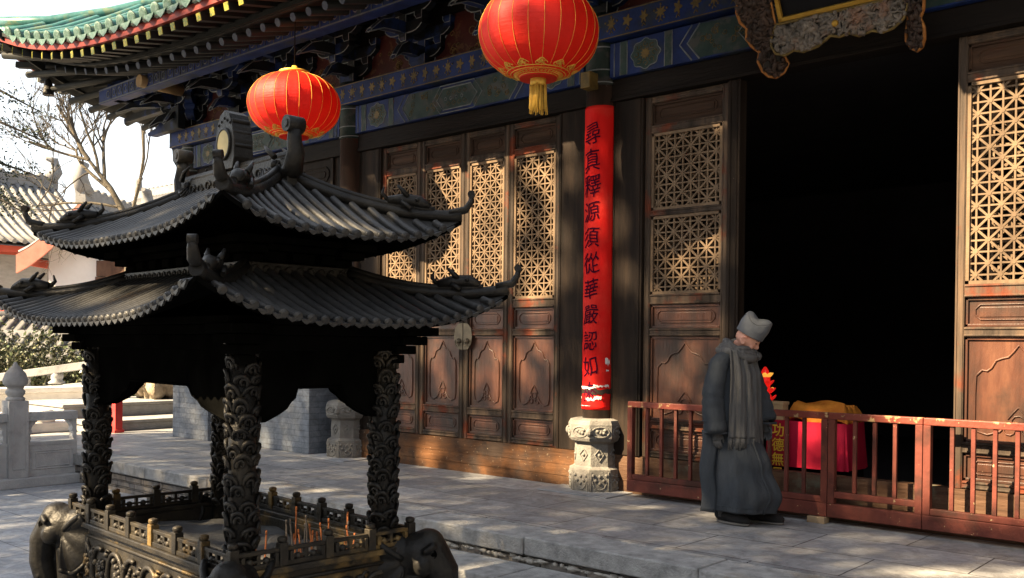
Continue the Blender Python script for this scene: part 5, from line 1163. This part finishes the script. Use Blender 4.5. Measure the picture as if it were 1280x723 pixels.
# ---- incense sticks standing in the ash (each its own thing)
INC = mat('incense_stick', [(0.30,0.09,0.035), (0.45,0.17,0.06)], (30,30,30), 0.8); INCG = mat('spent_incense_stick', [(0.10,0.085,0.075), (0.16,0.14,0.12)], (30,30,30), 0.8)
Mb = Matrix.Translation((-4.432, -4.89, GZ)) @ Matrix.Rotation(-0.075, 4, 'Z') @ UP
sp_ = [(0.52,-0.10,0.16,0,'slim orange incense stick, leftmost of the front bunch in the ash'), (0.56,0.0,0.22,1,'tall grey incense stick at the left of the front bunch'), (0.60,0.02,0.28,0,'tallest orange incense stick in the bunch by the sunlit basin wall'), (0.62,0.06,0.17,0,'short orange incense stick near the middle of the front bunch'), (0.64,0.08,0.15,1,'short grey incense stick near the middle of the front bunch'), (0.66,0.09,0.2,0,'orange incense stick leaning right in the front bunch'), (0.68,0.12,0.16,0,'low orange incense stick at the right of the front bunch'), (0.72,0.16,0.17,1,'grey incense stick between the bunch and the sunlit wall'), (0.76,0.21,0.25,0,'dark red incense stick leaning against the sunlit basin wall'), (0.79,0.23,0.19,0,'last orange incense stick beside the right pillar'),
       (0.18,0.02,0.13,0,'single orange incense stub standing alone in the grey ash'), (0.33,-0.05,0.15,0,'orange incense stick crossing another beside the front pillar'), (0.345,-0.045,0.16,0,'orange incense stick leaning the other way beside the front pillar'),
       (-0.50,0.28,0.26,1,'thin grey incense stick by the left rear railing'), (-0.46,0.30,0.22,0,'thin orange incense stick by the left rear railing'), (-0.28,0.30,0.27,1,'leaning grey incense stick in front of the rear railing'), (-0.24,0.32,0.2,1,'second grey incense stick in front of the rear railing')]
for i in range(16):
    sp_.append((0.50+0.30*random.random(), -0.06+0.34*random.random(), random.uniform(0.12, 0.24), i % 2, ('thin orange incense stick in the crowded bunch beside the sunlit basin wall', 'thin spent grey incense stick in the crowded bunch beside the sunlit basin wall')[i % 2]))
for k, (x, y, h, gm, lab) in enumerate(sp_):
    m = MB(); lx_, ly_ = random.uniform(-0.03, 0.03), random.uniform(-0.03, 0.03)
    m.tube([(0, 0, -0.06), (lx_*0.6, ly_*0.6, h*0.6), (lx_, ly_, h)], 0.0042, 6); m.tube([(lx_, ly_, h), (lx_*1.06, ly_*1.06, h+0.022)], 0.0048, 6)
    o = tag(m.build('incense_stick', INCG if gm else INC), lab, 'incense stick', 'incense sticks in the burner'); o.location = Mb @ Vector((x, y, -0.205))

# ================================================================== COURTYARD BALUSTRADES
def onion_post(mb, x, y, z0, h, w_=0.115):
    mb.box(x-w_, x+w_, y-w_, y+w_, z0, z0+h); 
    for s_ in (-1, 1):
        mb.box(x-w_*0.62, x+w_*0.62, y+s_*w_-0.008 if s_ < 0 else y+w_-0.004, y-w_+0.004 if s_ < 0 else y+w_+0.008, z0+0.10, z0+h-0.08); mb.box(x+s_*w_-0.008 if s_ < 0 else x+w_-0.004, x-w_+0.004 if s_ < 0 else x+w_+0.008, y-w_*0.62, y+w_*0.62, z0+0.10, z0+h-0.08)
    zt = z0+h
    mb.lathe([(w_*0.9, 0), (w_*0.95, 0.03), (w_*0.7, 0.05), (w_*0.95, 0.085), (w_*0.95, 0.12), (w_*0.72, 0.14), (w_*0.9, 0.165)], 24, (x, y, zt))
    mb.lathe([(w_*0.72, 0.16), (w_*1.12, 0.20), (w_*1.18, 0.25), (w_*0.95, 0.33), (w_*0.55, 0.39), (w_*0.28, 0.425), (0.012, 0.47)], 36, (x, y, zt), wob=lambda a, z_: 1+0.045*abs(math.sin(a*9)))
BAL = thing('stone_balustrade', (-12.1, -3.0, GZ), 'carved grey stone balustrade with onion-topped post at the end of the terrace', 'balustrade')
b0 = (12.1, 2.9, -GZ)
m = MB(); m.box(-0.17, 0.17, -4.6, 0.72, 0, 0.12); m.build('base_kerb', BALST, BAL, bevel=0.012)
for y in (-0.0, -1.9, -3.8):
    m = MB(); onion_post(m, 0, y, 0.12, 0.93); m.build('post', BALST, BAL, loc=(0, y, 0.12), bevel=0.006)
def panel(y0, y1):
    m = MB(); L_ = y1-y0; yc = (y0+y1)/2
    m.box(-0.065, 0.065, y0, y1, 0.12, 0.50); m.box(-0.085, 0.085, y0, y1, 0.80, 0.90); m.box(-0.075, 0.075, y0, y1, 0.50, 0.54)
    for k in (-1, 1):                                      # scalloped shoulders of the opening
        e = y0 if k < 0 else y1; s_ = -k
        m.prism([(0, 0.54), (0.035, 0.54), (0.05, 0.58), (0.04, 0.62), (0.06, 0.66), (0.05, 0.70), (0.07, 0.74), (0.10, 0.77), (0.13, 0.80), (0, 0.80)], (-0.055, e, 0), (0, s_, 0), (0, 0, 1), (0.11, 0, 0))
    for s_ in (-1, 1):
        for f in (0.10, 0.18):
            q = [(s_*0.066, y0+f*L_*0.9, 0.17+f*0.35), (s_*0.066, y1-f*L_*0.9, 0.17+f*0.35), (s_*0.066, y1-f*L_*0.9, 0.46-f*0.35), (s_*0.066, y0+f*L_*0.9, 0.46-f*0.35)]; m.tube(q+q[:1], 0.009, 5, caps=False)
    m.build('panel', BALST, BAL, loc=(0, yc, 0.5), bevel=0.006)
panel(0.116, 0.72); panel(-1.784, -0.116); panel(-3.684, -2.016)

# ---- sunlit western terrace: a parapet, stair balustrade, stone steps, rock, post
m = MB(); m.box(-40, -16.5, -3.0, 14, GZ-0.05, 0.02); tag(m.build('western_pavement', PALEST), kind='structure')
SB = thing('stair_balustrade', (-20.4, 1.0, 0.02), 'sloping grey stone stair balustrade in front of the bushes', 'balustrade')
m = MB(); m.bar((-1.9, -1.6, 0.42), (1.1, 1.1, 1.02), 0.26, 0.16); m.build('sloping_rail', STONEG, SB, bevel=0.01)
m = MB(); m.bar((-1.9, -1.6, -0.02), (1.1, 1.1, 0.42), 0.2, 0.42); m.build('lower_slab', STONEG, SB, bevel=0.01)
for t_ in (0.12, 0.45, 0.62, 0.9):
    m = MB(); x, y, z_ = lerp(-1.9, 1.1, t_), lerp(-1.6, 1.1, t_), lerp(0.36, 0.95, t_); m.lathe([(0.16, -0.24), (0.17, -0.2), (0.11, -0.16), (0.13, -0.1), (0.13, 0.0)], 14, (x, y, z_)); m.build('baluster', STONEG, SB)
LW = MB(); LW.box(-19.2, -18.8, -6, 1.6, 0.02, 0.42); LW.box(-19.3, -18.7, -6, 1.6, 0.42, 0.52); tag(LW.build('low_parapet', PALEST, bevel=0.02), 'low sunlit pale stone parapet behind the carved balustrade', 'parapet')
LW = MB(); LW.box(-15.3, -15.0, -6, -0.4, 0.0, 0.16); LW.ball((-15.15, -1.4, 0.24), (0.16, 0.2, 0.14), 10, 8); LW.ball((-15.15, -2.0, 0.22), (0.16, 0.24, 0.12), 10, 8); LW.ball((-15.15, -2.7, 0.25), (0.16, 0.2, 0.15), 10, 8); tag(LW.build('drum_stone_kerb', PALEST, bevel=0.02), 'white rounded stones on a kerb seen through the balustrade opening', 'kerb')
GRS = mat('step_grey_stone', [(0.20,0.20,0.20), (0.30,0.30,0.295)], (5,5,5), 0.85, bump=0.4, bscale=30)  # even grey of the two long steps
for lab, x0, x1, z0, z1 in (('lower long grey stone step with a sunlit top, beside the brick pier', -15.4, -14.55, 0.0, 0.17), ('upper long grey stone step with a sunlit top, below the garden rock', -16.9, -15.35, 0.17, 0.40)):
    m = MB(); m.box(x0, x1, -1.0, 7.5, 0.0, z1-0.05); m.box(x0, x1+0.025, -1.03, 7.5, z1-0.05, z1); tag(m.build('stone_step', GRS, bevel=0.012), lab, 'stone step', 'steps west of the hall')
m = MB(); m.box(-0.06, 0.06, -0.06, 0.06, 0, 0.75); m.box(-0.08, 0.08, -0.08, 0.08, 0, 0.05); m.lathe([(0.05, 0.75), (0.065, 0.77), (0.02, 0.8)], 12)
o = tag(m.build('red_post', mat('bright_red_paint', [(0.42,0.03,0.03), (0.5,0.05,0.045)], rough=0.5), bevel=0.008), 'short bright red post beside the stone steps, behind the left burner pillar', 'post'); o.location = (-14.34, -0.62, 0.0)
rk = MB()
def rock(u, v):
    a, e = 2*math.pi*u, math.pi*(v-0.5)*0.998; d = Vector((math.cos(a)*math.cos(e), math.sin(a)*math.cos(e), math.sin(e)))
    k = 1+0.25*math.sin(d.x*5+1)*math.cos(d.z*6)+0.18*math.sin(d.y*9+d.z*4)+0.08*math.sin(d.x*17+d.y*13)
    return (d.x*0.36*k, d.y*0.42*k, 0.45+d.z*0.5*k)
rk.grid(rock, 40, 26, 0, True); o = tag(rk.build('garden_rock', mat('garden_rock', [(0.10,0.08,0.06), (0.3,0.24,0.17), (0.5,0.42,0.32)], (5,5,5), 0.9, bump=0.8, bscale=14)), 'knobbly brown garden rock standing on the sunlit stone step', 'rock'); o.location = (-16.1, 0.95, 0.36)

# ================================================================== FAR BUILDINGS
GREYT = mat('pale_grey_tile', [(0.1355,0.1355,0.1374), (0.1992,0.1992,0.1992)], (4,4,4), 0.8)
REDW = mat('faded_red_wall', [(0.30,0.05,0.035), (0.42,0.09,0.06)], (2,2,2), 0.85)
WHITEW = mat('whitewashed_wall', [(0.648,0.63,0.594), (0.72,0.711,0.684)], (2,2,2), 0.9)
GREYW = mat('grey_brick_wall', [(0.20,0.20,0.205), (0.28,0.28,0.285)], (3,3,8), 0.9)
BROWNW = mat('brown_timber', [(0.05,0.028,0.018), (0.11,0.06,0.04)], (5,5,2), 0.7)
PINK = mat('pink_bargeboard', [(0.30,0.10,0.075), (0.40,0.16,0.12)], (3,3,3), 0.7)  # plain red-pink of the boards, the same on every hall
def gable_hall(name, label, c, rz, L_, W_, zw, zr, over, wall_mats, tsp=0.34):
    T_ = thing(name, c, label, 'building', rz=rad(rz))
    m = MB(); m.box(-L_/2, L_/2, -W_/2, W_/2, 0, zw*0.86, 0); m.box(-L_/2, L_/2, -W_/2, W_/2, zw*0.86, zw, 1)
    for s_ in (-1, 1): m.prism([(-W_/2, zw), (W_/2, zw), (0, zr-0.25)], (s_*L_/2-0.1*(s_ > 0), 0, 0), (0,1,0), (0,0,1), (0.1, 0, 0), 2)
    m.build('wall', wall_mats, T_)
    r_ = MB(); hw, ze = W_/2+over, zw-0.35
    prof = lambda t_: (hw*(1-t_), ze+(zr-ze)*t_**1.25)
    hl = L_/2+0.7
    for s_ in (-1, 1):
        r_.grid(lambda u, v: (lerp(-hl, hl, u), s_*prof(v)[0], prof(v)[1]), 4, 8); r_.grid(lambda u, v: (lerp(-hl, hl, u), s_*prof(v)[0], prof(v)[1]-0.14), 4, 8)
        x = -hl+0.1
        while x < hl:
            r_.tube([(x, s_*prof(t_)[0], prof(t_)[1]+0.03) for t_ in np.linspace(0, 1, 7)], 0.09, 6); x += tsp
    r_.build('tiled_roof', GREYT, T_)
    g_ = MB(); g_.box(-hl, hl, -0.16, 0.16, zr-0.05, zr+0.42)
    for i in range(int(hl*2/0.5)): g_.ball((-hl+0.25+i*0.5, 0, zr+0.45), (0.16, 0.14, 0.12), 8, 5)
    for s_ in (-1, 1): g_.tube([(s_*(hl-0.3), 0, zr+0.3), (s_*hl, 0, zr+0.7), (s_*(hl-0.1), 0, zr+1.15), (s_*(hl-0.45), 0, zr+1.2)], [0.28, 0.25, 0.18, 0.08], 8)
    g_.build('roof_ridge', GREYT, T_)
    for s_ in (-1, 1):
        for w in (-1, 1):
            p = MB(); pts = [(w*prof(t_)[0], prof(t_)[1]) for t_ in np.linspace(0, 1, 6)]
            poly = [(a, z-0.05) for a, z in pts]+[(a, z-0.62) for a, z in reversed(pts)]
            p.prism(poly, (s_*hl-0.04, 0, 0), (0,1,0), (0,0,1), (0.08, 0, 0)); p.build('bargeboard', PINK, T_)
    f = MB(); f.box(-hl, hl, -hw+0.15, -hw+0.25, ze-0.35, ze-0.1); f.build('eave_board', REDW, T_)
    f = MB(); f.box(-hl, hl, hw-0.25, hw-0.15, ze-0.35, ze-0.1); f.build('eave_board', REDW, T_)
    return T_
gable_hall('side_hall', 'pale tiled side hall with red eave board beyond the bare tree', (-40.2, -0.2, 0), 90, 18, 8.5, 5.2, 7.7, 1.0, [GREYW, REDW, REDW])
gable_hall('rear_hall', 'large pale roofed hall far behind, its long ridge rising behind the bare branches', (-40, 20, 0), 0, 26, 12, 6.5, 9.8, 1.4, [GREYW, REDW, REDW])
GH = gable_hall('gate_house', 'small gate house with pink bargeboards and a sunlit white gable wall', (-31.1, 7.6, 0), -48.9, 4.0, 2.6, 4.45, 5.7, 0.65, [WHITEW, WHITEW, WHITEW])
m = MB(); m.box(2.02, 2.14, 0.25, 2.6, 3.45, 3.95); m.box(2.03, 2.15, 0.22, 0.55, 0, 3.44); m.box(2.03, 2.15, 1.15, 1.45, 0, 3.44); m.box(2.03, 2.15, 2.3, 2.6, 0, 3.44); m.box(2.01, 2.1, 0.56, 1.14, 0, 2.5); m.build('timber_frame', BROWNW, GH, bevel=0.02)
WL = thing('courtyard_wall', (-27.6, 2.6, 0), 'low courtyard wall with red upper band and a grey tiled coping behind the bushes', 'wall', rz=rad(40))
m = MB(); m.box(-7, 2.2, -0.2, 0.2, 0, 1.7); m.build('brick_base', GREYW, WL)
m = MB(); m.box(-7, 2.2, 0.6, 0.8, 1.6, 2.85); m.build('red_band', REDW, WL)
m = MB()
m.add([(-7.1, -1.0, 1.0), (2.3, -1.0, 1.0), (2.3, 0.62, 2.05), (-7.1, 0.62, 2.05), (-7.1, -1.0, 0.9), (2.3, -1.0, 0.9), (2.3, 0.62, 1.95), (-7.1, 0.62, 1.95)], [(0,1,2,3), (7,6,5,4), (0,4,5,1), (1,5,6,2), (2,6,7,3), (3,7,4,0)])
x = -7.0
while x < 2.3: m.tube([(x, -1.03, 1.02), (x, 0.6, 2.08)], 0.075, 7); x += 0.36
m.tube([(-7.1, 0.62, 2.12), (2.35, 0.62, 2.12)], 0.12, 8); m.build('tiled_coping', mat('dark_grey_tile', [(0.085,0.085,0.088), (0.14,0.14,0.14)], (4,4,4), 0.85), WL)

# unseen halls, added to close the courtyard and cut the sky light on the front
gable_hall('added_opposite_hall', 'unseen long hall added behind the camera to cut the sky light', (-2, -29, GZ), 0, 44, 10, 6.5, 11.5, 1.2, [GREYW, REDW, REDW], 0.6)
gable_hall('added_east_wing', 'unseen side wing added on the east side to cut the sky light', (15, -9, GZ), 90, 28, 9, 6.0, 10.5, 1.2, [GREYW, REDW, REDW], 0.6)

# ================================================================== PLANTS
def leaves_mesh(pts, size, rng, asp=0.5, up=0.0):
    n = len(pts); a = rng.normal(size=(n, 3)); a /= np.linalg.norm(a, axis=1)[:, None]; b = rng.normal(size=(n, 3)); b -= a*(a*b).sum(1)[:, None]; b /= np.linalg.norm(b, axis=1)[:, None]
    s = size*rng.uniform(0.6, 1.3, (n, 1)); p = np.asarray(pts); a = a*s*0.5; b = b*s*0.5*asp
    V = np.empty((n*4, 3)); V[0::4] = p-a; V[1::4] = p+b; V[2::4] = p+a; V[3::4] = p-b
    return V, np.arange(n*4).reshape(n, 4)
def leaf_obj(name, pts, size, mats, parent=None, rng=RNG, asp=0.5):
    V, F = leaves_mesh(pts, size, rng, asp); me = bpy.data.meshes.new(name); me.from_pydata(V.tolist(), [], F.tolist())
    for q in mats: me.materials.append(q)
    me.polygons.foreach_set('material_index', rng.integers(0, len(mats), len(F)).astype('i').tolist()); me.update()
    o = bpy.data.objects.new(name, me); COL.objects.link(o)
    if parent: o.parent = parent
    return o
LEAFA = mat('shrub_leaf_green', [(0.04,0.06,0.02), (0.08,0.104,0.036)], (9,9,9), 0.4, spec=0.6); LEAFB = mat('shrub_leaf_pale', [(0.12,0.13,0.06), (0.22,0.21,0.12)], (9,9,9), 0.35, spec=0.7); LEAFC = mat('shrub_leaf_dark', [(0.024,0.028,0.016), (0.048,0.048,0.028)], (9,9,9), 0.5); LEAFR = mat('shrub_leaf_red', [(0.35,0.07,0.03), (0.42,0.14,0.06)], (9,9,9), 0.5)
EVER = mat('evergreen_leaf', [(0.012,0.022,0.014), (0.03,0.042,0.026)], (3,3,3), 0.7); EVERB = mat('evergreen_leaf_light', [(0.04,0.05,0.035), (0.07,0.085,0.055)], (3,3,3), 0.7)
BARK = mat('pale_bark', [(0.0546,0.0462,0.0336), (0.1176,0.1008,0.0756)], (8,8,2), 0.9, bump=0.5, bscale=30); BARKD = mat('twig_bark', [(0.045,0.04,0.035), (0.085,0.075,0.065)], (8,8,2), 0.9)
def bush(c, r, n, label):
    B_ = thing('shrub', c, label, 'shrub', 'shrubs behind the stair balustrade'); rng = np.random.default_rng(int(abs(c[0]*100)+abs(c[1]*10)))
    cl_ = []
    for k in range(26):
        d = rng.normal(size=3); d /= np.linalg.norm(d); d[2] = abs(d[2]); q = np.array(r)*d*rng.uniform(0.45, 1.0)
        cl_.append(q+rng.normal(size=(n//26, 3))*np.array(r)*0.17)
    P_ = np.concatenate(cl_); P_[:, 2] = np.abs(P_[:, 2])+0.05
    leaf_obj('foliage', P_, 0.10, [LEAFA, LEAFC, LEAFC, LEAFA, LEAFB, LEAFC, LEAFC], B_, rng, 0.55)
    m = MB()
    for k in range(9):
        q = cl_[k].mean(0); m.tube([(0, 0, 0), tuple(q*0.5+rng.normal(size=3)*0.05), tuple(q)], [0.025, 0.016, 0.006], 5)
    m.build('stems', BARKD, B_)
bush((-24.3, 0.4, 0.02), (1.5, 1.3, 1.8), 8000, 'leftmost leafy shrub, half cut by the picture edge'); bush((-22.9, 1.8, 0.02), (1.15, 1.1, 1.4), 6500, 'shorter shrub in the gap above the stone rail, between two taller ones'); bush((-21.9, 3.0, 0.02), (1.2, 1.1, 1.65), 7000, 'glossy shrub right beside the burner roof corner')
def branch(mb, p, d, L_, r, lvl, rnd, spread=0.5, up=0.15):
    n = 6; pts = [Vector(p)]; d = Vector(d).normalized()
    for i in range(n):
        d = (d+Vector((rnd.gauss(0, 0.13), rnd.gauss(0, 0.13), rnd.gauss(0, 0.10)+up*0.2))).normalized(); pts.append(pts[-1]+d*L_/n)
    mb.tube(pts, [lerp(r, r*0.55, i/n) for i in range(n+1)], 6 if lvl > 1 else 4, 0 if lvl > 2 else 1, caps=False)
    if lvl == 0: return
    for k in range(5 if lvl > 1 else 6):
        i = rnd.randint(2, n); a = d+Vector((rnd.gauss(0, spread), rnd.gauss(0, spread), rnd.gauss(0.12, spread*0.7)))
        branch(mb, pts[i], a, L_*rnd.uniform(0.5, 0.75), r*0.5, lvl-1, rnd, spread, up)
def bare_tree(c, label, limbs, seed, trunk):
    T_ = thing('bare_tree', c, label, 'tree', 'leafless trees beyond the courtyard'); rnd = random.Random(seed)
    m = MB(); m.tube(trunk[0], trunk[1], 9, caps=False); m.build('trunk', BARK, T_)
    m = MB()
    for p, d, L_, r, lv in limbs: branch(m, p, d, L_, r, lv, rnd)
    m.build('branches', [BARK, BARKD], T_)
# world directions: to the right in the picture is (.753,.658), towards the camera (.658,-.753)
Rv = Vector((0.753, 0.658, 0)); Zv = Vector((0, 0, 1))
bare_tree((-23.2, 4.0, 0), 'pale trunked bare tree leaning left with forked branches against the white sky',
    [(Rv*-0.367+Zv*5.15, Rv*-0.85+Zv*0.75, 1.7, 0.055, 3), (Rv*-0.75+Zv*5.7, Rv*-0.35+Zv*1.0, 2.0, 0.042, 3), (Rv*-1.0+Zv*6.0, Rv*-1.0+Zv*0.22, 1.6, 0.045, 3), (Rv*0.05+Zv*4.4, Rv*0.30+Zv*1.0, 3.4, 0.048, 3), (Rv*-0.6+Zv*5.5, Rv*-0.1+Zv*1.0, 1.6, 0.05, 3), (Rv*-0.17+Zv*4.8, Rv*-1.0+Zv*0.15, 2.2, 0.04, 3), (Rv*-1.0+Zv*6.0, Rv*-0.5+Zv*0.9, 1.6, 0.06, 3)],
    11, ([(0, 0, 0), (0.05, 0, 2.5), tuple(Rv*0.05+Zv*4.4), tuple(Rv*-0.45+Zv*5.3), tuple(Rv*-1.0+Zv*6.0)], [0.15, 0.12, 0.095, 0.068, 0.04]))
bare_tree((-27.0, 12.0, 0), 'slender bare sapling with fine twigs in front of the far pale roof',
    [((0, 0, 3.2), Rv*-0.5+Zv, 3.2, 0.05, 3), ((0, 0, 3.6), Rv*0.5+Zv, 3.4, 0.05, 3), ((0, 0, 3.9), Rv*0.1+Zv*1.2, 3.6, 0.05, 3), ((0, 0, 3.4), Rv*0.9+Zv*0.8, 3.0, 0.045, 3), ((0, 0, 3.4), Rv*-1.0+Zv*0.7, 3.0, 0.045, 3)], 12, ([(0, 0, 0), (0.05, 0, 2.0), (0, 0, 3.9)], [0.10, 0.08, 0.06]))
# evergreen whose boughs hang into the upper left corner
ET = thing('evergreen_tree', (-17.75, -1.9, 0), 'dark evergreen boughs hanging into the upper left corner of the view', 'tree')
rng = np.random.default_rng(3); cl_ = []; m = MB(); m.tube([(0, 0, -0.3), (0.1, 0.1, 4), (0.0, 0.2, 9)], [0.22, 0.17, 0.07], 9); m.build('trunk', BARK, ET)
m = MB()
for k in range(46):
    a = rng.uniform(0, 6.28); zz = rng.uniform(4.0, 9.2); ln = rng.uniform(0.7, 2.0)*(1-0.05*(zz-5)); e = np.array([math.cos(a)*ln, math.sin(a)*ln, -0.35*ln*rng.uniform(0.2, 1.3)]); p0 = np.array([0, 0.1, zz])
    m.tube([tuple(p0), tuple(p0+e*0.5+np.array([0, 0, 0.1])), tuple(p0+e)], [0.04, 0.025, 0.008], 5)
    t_ = rng.uniform(0.3, 1.05, (320, 1)); cl_.append(p0+e*t_+rng.normal(size=(320, 3))*np.array([0.13, 0.13, 0.12])+np.array([0, 0, 0.04]))
m.build('branches', BARKD, ET); leaf_obj('crown', np.concatenate(cl_), 0.062, [EVER, EVER, EVERB], ET, rng, 0.45)

# wind chime under the roof corner
WC = thing('wind_chime', (-14.92, -1.45, 5.28), 'small bronze wind bell hanging below the roof corner', 'wind bell')
m = MB(); m.lathe([(0.085, -0.12), (0.08, -0.08), (0.06, 0.02), (0.055, 0.09), (0.03, 0.125), (0.012, 0.14)], 16, wob=lambda a, z: 1+0.10*math.cos(4*a)); m.build('bell', BRONZE, WC)
m = MB(); m.tube([(0, 0, 0.13), (0, 0, 0.62)], 0.008, 6); m.build('hanger', BRONZE, WC)
m = MB(); m.tube([(0, 0, -0.05), (0, 0, -0.24)], 0.004, 5); m.prism([(-0.03, -0.36), (0.03, -0.36), (0.045, -0.28), (0.0, -0.22), (-0.045, -0.28)], (0, -0.004, 0), (1,0,0), (0,0,1), (0, 0.008, 0)); m.build('clapper', BRONZE, WC)

# ================================================================== TREES THAT SHADE THE COURTYARD
# Tall evergreens south-west of the courtyard (behind the photographer's left shoulder); unseen, their leaves left out wherever sun should reach the hall.
def vnoise(x, y, seed):
    xi, yi = np.floor(x).astype(int), np.floor(y).astype(int); fx, fy = x-xi, y-yi; fx, fy = fx*fx*(3-2*fx), fy*fy*(3-2*fy)
    def h(i, j):
        q = np.sin(i*127.1+j*311.7+seed*74.7)*43758.5453; return q-np.floor(q)
    return (h(xi, yi)*(1-fx)+h(xi+1, yi)*fx)*(1-fy)+(h(xi, yi+1)*(1-fx)+h(xi+1, yi+1)*fx)*fy
def fbm(x, y, s, seed): return 0.6*vnoise(x*s, y*s, seed)+0.4*vnoise(x*s*2.1, y*s*2.1, seed+5)
# (x0,x1,z0,z1, open share): where along the hall front (sun-projected onto the wall plane) the crowns are cut open for sun
GAPS = [(-8.30, -6.74, 1.90, 3.75, 0.90), (-8.95, -8.2, 1.6, 3.7, 0.80), (-6.8, -6.05, 1.9, 3.7, 0.50), (-8.95, -6.1, 0.42, 1.95, 0.22), (-9.1, -5.9, -0.02, 0.45, 0.36), (-9.0, -5.8, -0.6, -0.02, 0.15), (-5.98, -5.02, -0.12, 0.85, 0.92), (-6.1, -5.0, 0.8, 3.3, 0.16),
        (-5.1, -4.1, 0.35, 2.9, 0.14), (-2.55, -0.8, 0.0, 3.75, 0.86), (-4.9, -2.5, 0.6, 1.05, 0.30), (-5.4, -4.9, 2.95, 3.6, 0.5), (-1.5, 0.8, -1.4, -0.3, 0.42), (-13.5, -9.0, -2.2, 0.3, 0.09), (-13.5, -8.0, -6.5, -2.2, 0.16), (-14, 4, 3.55, 9, 1.0),
        (-3.2, -1.2, -4.7, -3.9, 0.68), (-1.9, -1.0, -3.7, -3.0, 0.55), (-1.3, -0.6, -3.5, -3.0, 0.5), (-2.9, -2.0, -3.4, -2.8, 0.5), (-4.3, -2.0, -2.2, -1.0, 0.09)]
# single holes cut in the crowns to throw the round flecks of sun on doors, posts and sill: (x, z, half width, half height)
HOLES = [(-5.96, 3.51, 0.11, 0.2), (-5.94, 3.11, 0.1, 0.14), (-5.97, 2.51, 0.09, 0.2), (-5.97, 2.14, 0.08, 0.1), (-5.25, 3.21, 0.12, 0.1), (-5.34, 2.61, 0.1, 0.16), (-5.24, 2.1, 0.12, 0.14), (-4.87, 2.89, 0.14, 0.12), (-4.66, 2.87, 0.12, 0.1), (-4.37, 2.94, 0.12, 0.13), (-4.36, 2.39, 0.12, 0.14), (-4.5, 2.68, 0.1, 0.08), (-4.71, 2.2, 0.11, 0.08), (-4.66, 1.76, 0.2, 0.06), (-4.76, 1.19, 0.14, 0.12), (-4.57, 1.38, 0.08, 0.1), (-7.06, 1.31, 0.13, 0.22), (-6.95, 0.91, 0.1, 0.12), (-7.33, 1.17, 0.07, 0.15), (-8.0, 1.4, 0.15, 0.16), (-7.84, 0.97, 0.1, 0.12), (-6.4, 1.46, 0.1, 0.16), (-6.56, 1.1, 0.08, 0.12), (-6.43, 0.58, 0.2, 0.07), (-7.2, 0.59, 0.15, 0.06), (-7.88, 0.26, 0.14, 0.08), (-6.85, 0.26, 0.2, 0.08), (-6.39, 0.25, 0.16, 0.08), (-8.01, 0.1, 0.2, 0.07), (-7.05, 0.15, 0.22, 0.07), (-6.17, 0.2, 0.18, 0.1), (-6.49, 0.08, 0.25, 0.05), (-7.21, 0.03, 0.2, 0.04), (-6.09, 0.7, 0.06, 0.3), (-4.98, 0.76, 0.1, 0.1)]
def openness(x, z):
    p = np.full(x.shape, 0.10); n = fbm(x, z, 3.1, 3)
    for x0, x1, z0, z1, s in GAPS:
        d = np.minimum(np.minimum(x-x0, x1-x), np.minimum(z-z0, z1-z)); wgt = np.clip(d/0.12+0.5, 0, 1); p = np.maximum(p, s*wgt)
    hol = np.zeros(x.shape)
    for hx, hz, ha, hb in HOLES: hol = np.maximum(hol, np.clip((1-np.hypot((x-hx)/(ha*1.35), (z-hz)/(hb*1.35)))*3, 0, 1))
    lo, hi = 0.15, 0.80
    thr = lo+(hi-lo)*p
    return np.maximum(hol, np.where(p >= 0.85, 1.0, np.clip((thr-n)/0.045+0.5, 0, 1)*(p > 0.11)))
rng = np.random.default_rng(11); N = 95000
x = rng.uniform(-13.8, 4.5, N); z = rng.uniform(-8.5, 3.75, N)
keep = rng.random(N) > openness(x, z)*0.985
x, z = x[keep], z[keep]; t_ = 23+3.6*fbm(x*0.5, z*0.5, 1.0, 9)+rng.normal(size=len(x))*0.8
P_ = np.stack([x, np.zeros_like(x), z], 1)+t_[:, None]*np.array(SUN)[None, :]
ok = P_[:, 2] > 0.4; P_, x = P_[ok], x[ok]
cuts = [-14, -10.3, -6.6, -2.9, 0.9, 5]
for a, b in zip(cuts[:-1], cuts[1:]):
    s_ = (x >= a) & (x < b); c = P_[s_].mean(0)
    T_ = thing('shade_tree', (float(c[0]), float(c[1]), GZ), 'unseen tall evergreen, crown shaped to shade and fleck the courtyard', 'tree', 'evergreens shading the courtyard')
    leaf_obj('crown', P_[s_]-np.array([c[0], c[1], GZ]), 0.20, [EVER, EVERB], T_, rng, 0.6)
    m = MB(); m.tube([(0, 0, 0), (0.1, 0.1, 5), (0, 0, 16)], [0.32, 0.24, 0.08], 10); m.build('trunk', BARK, T_)
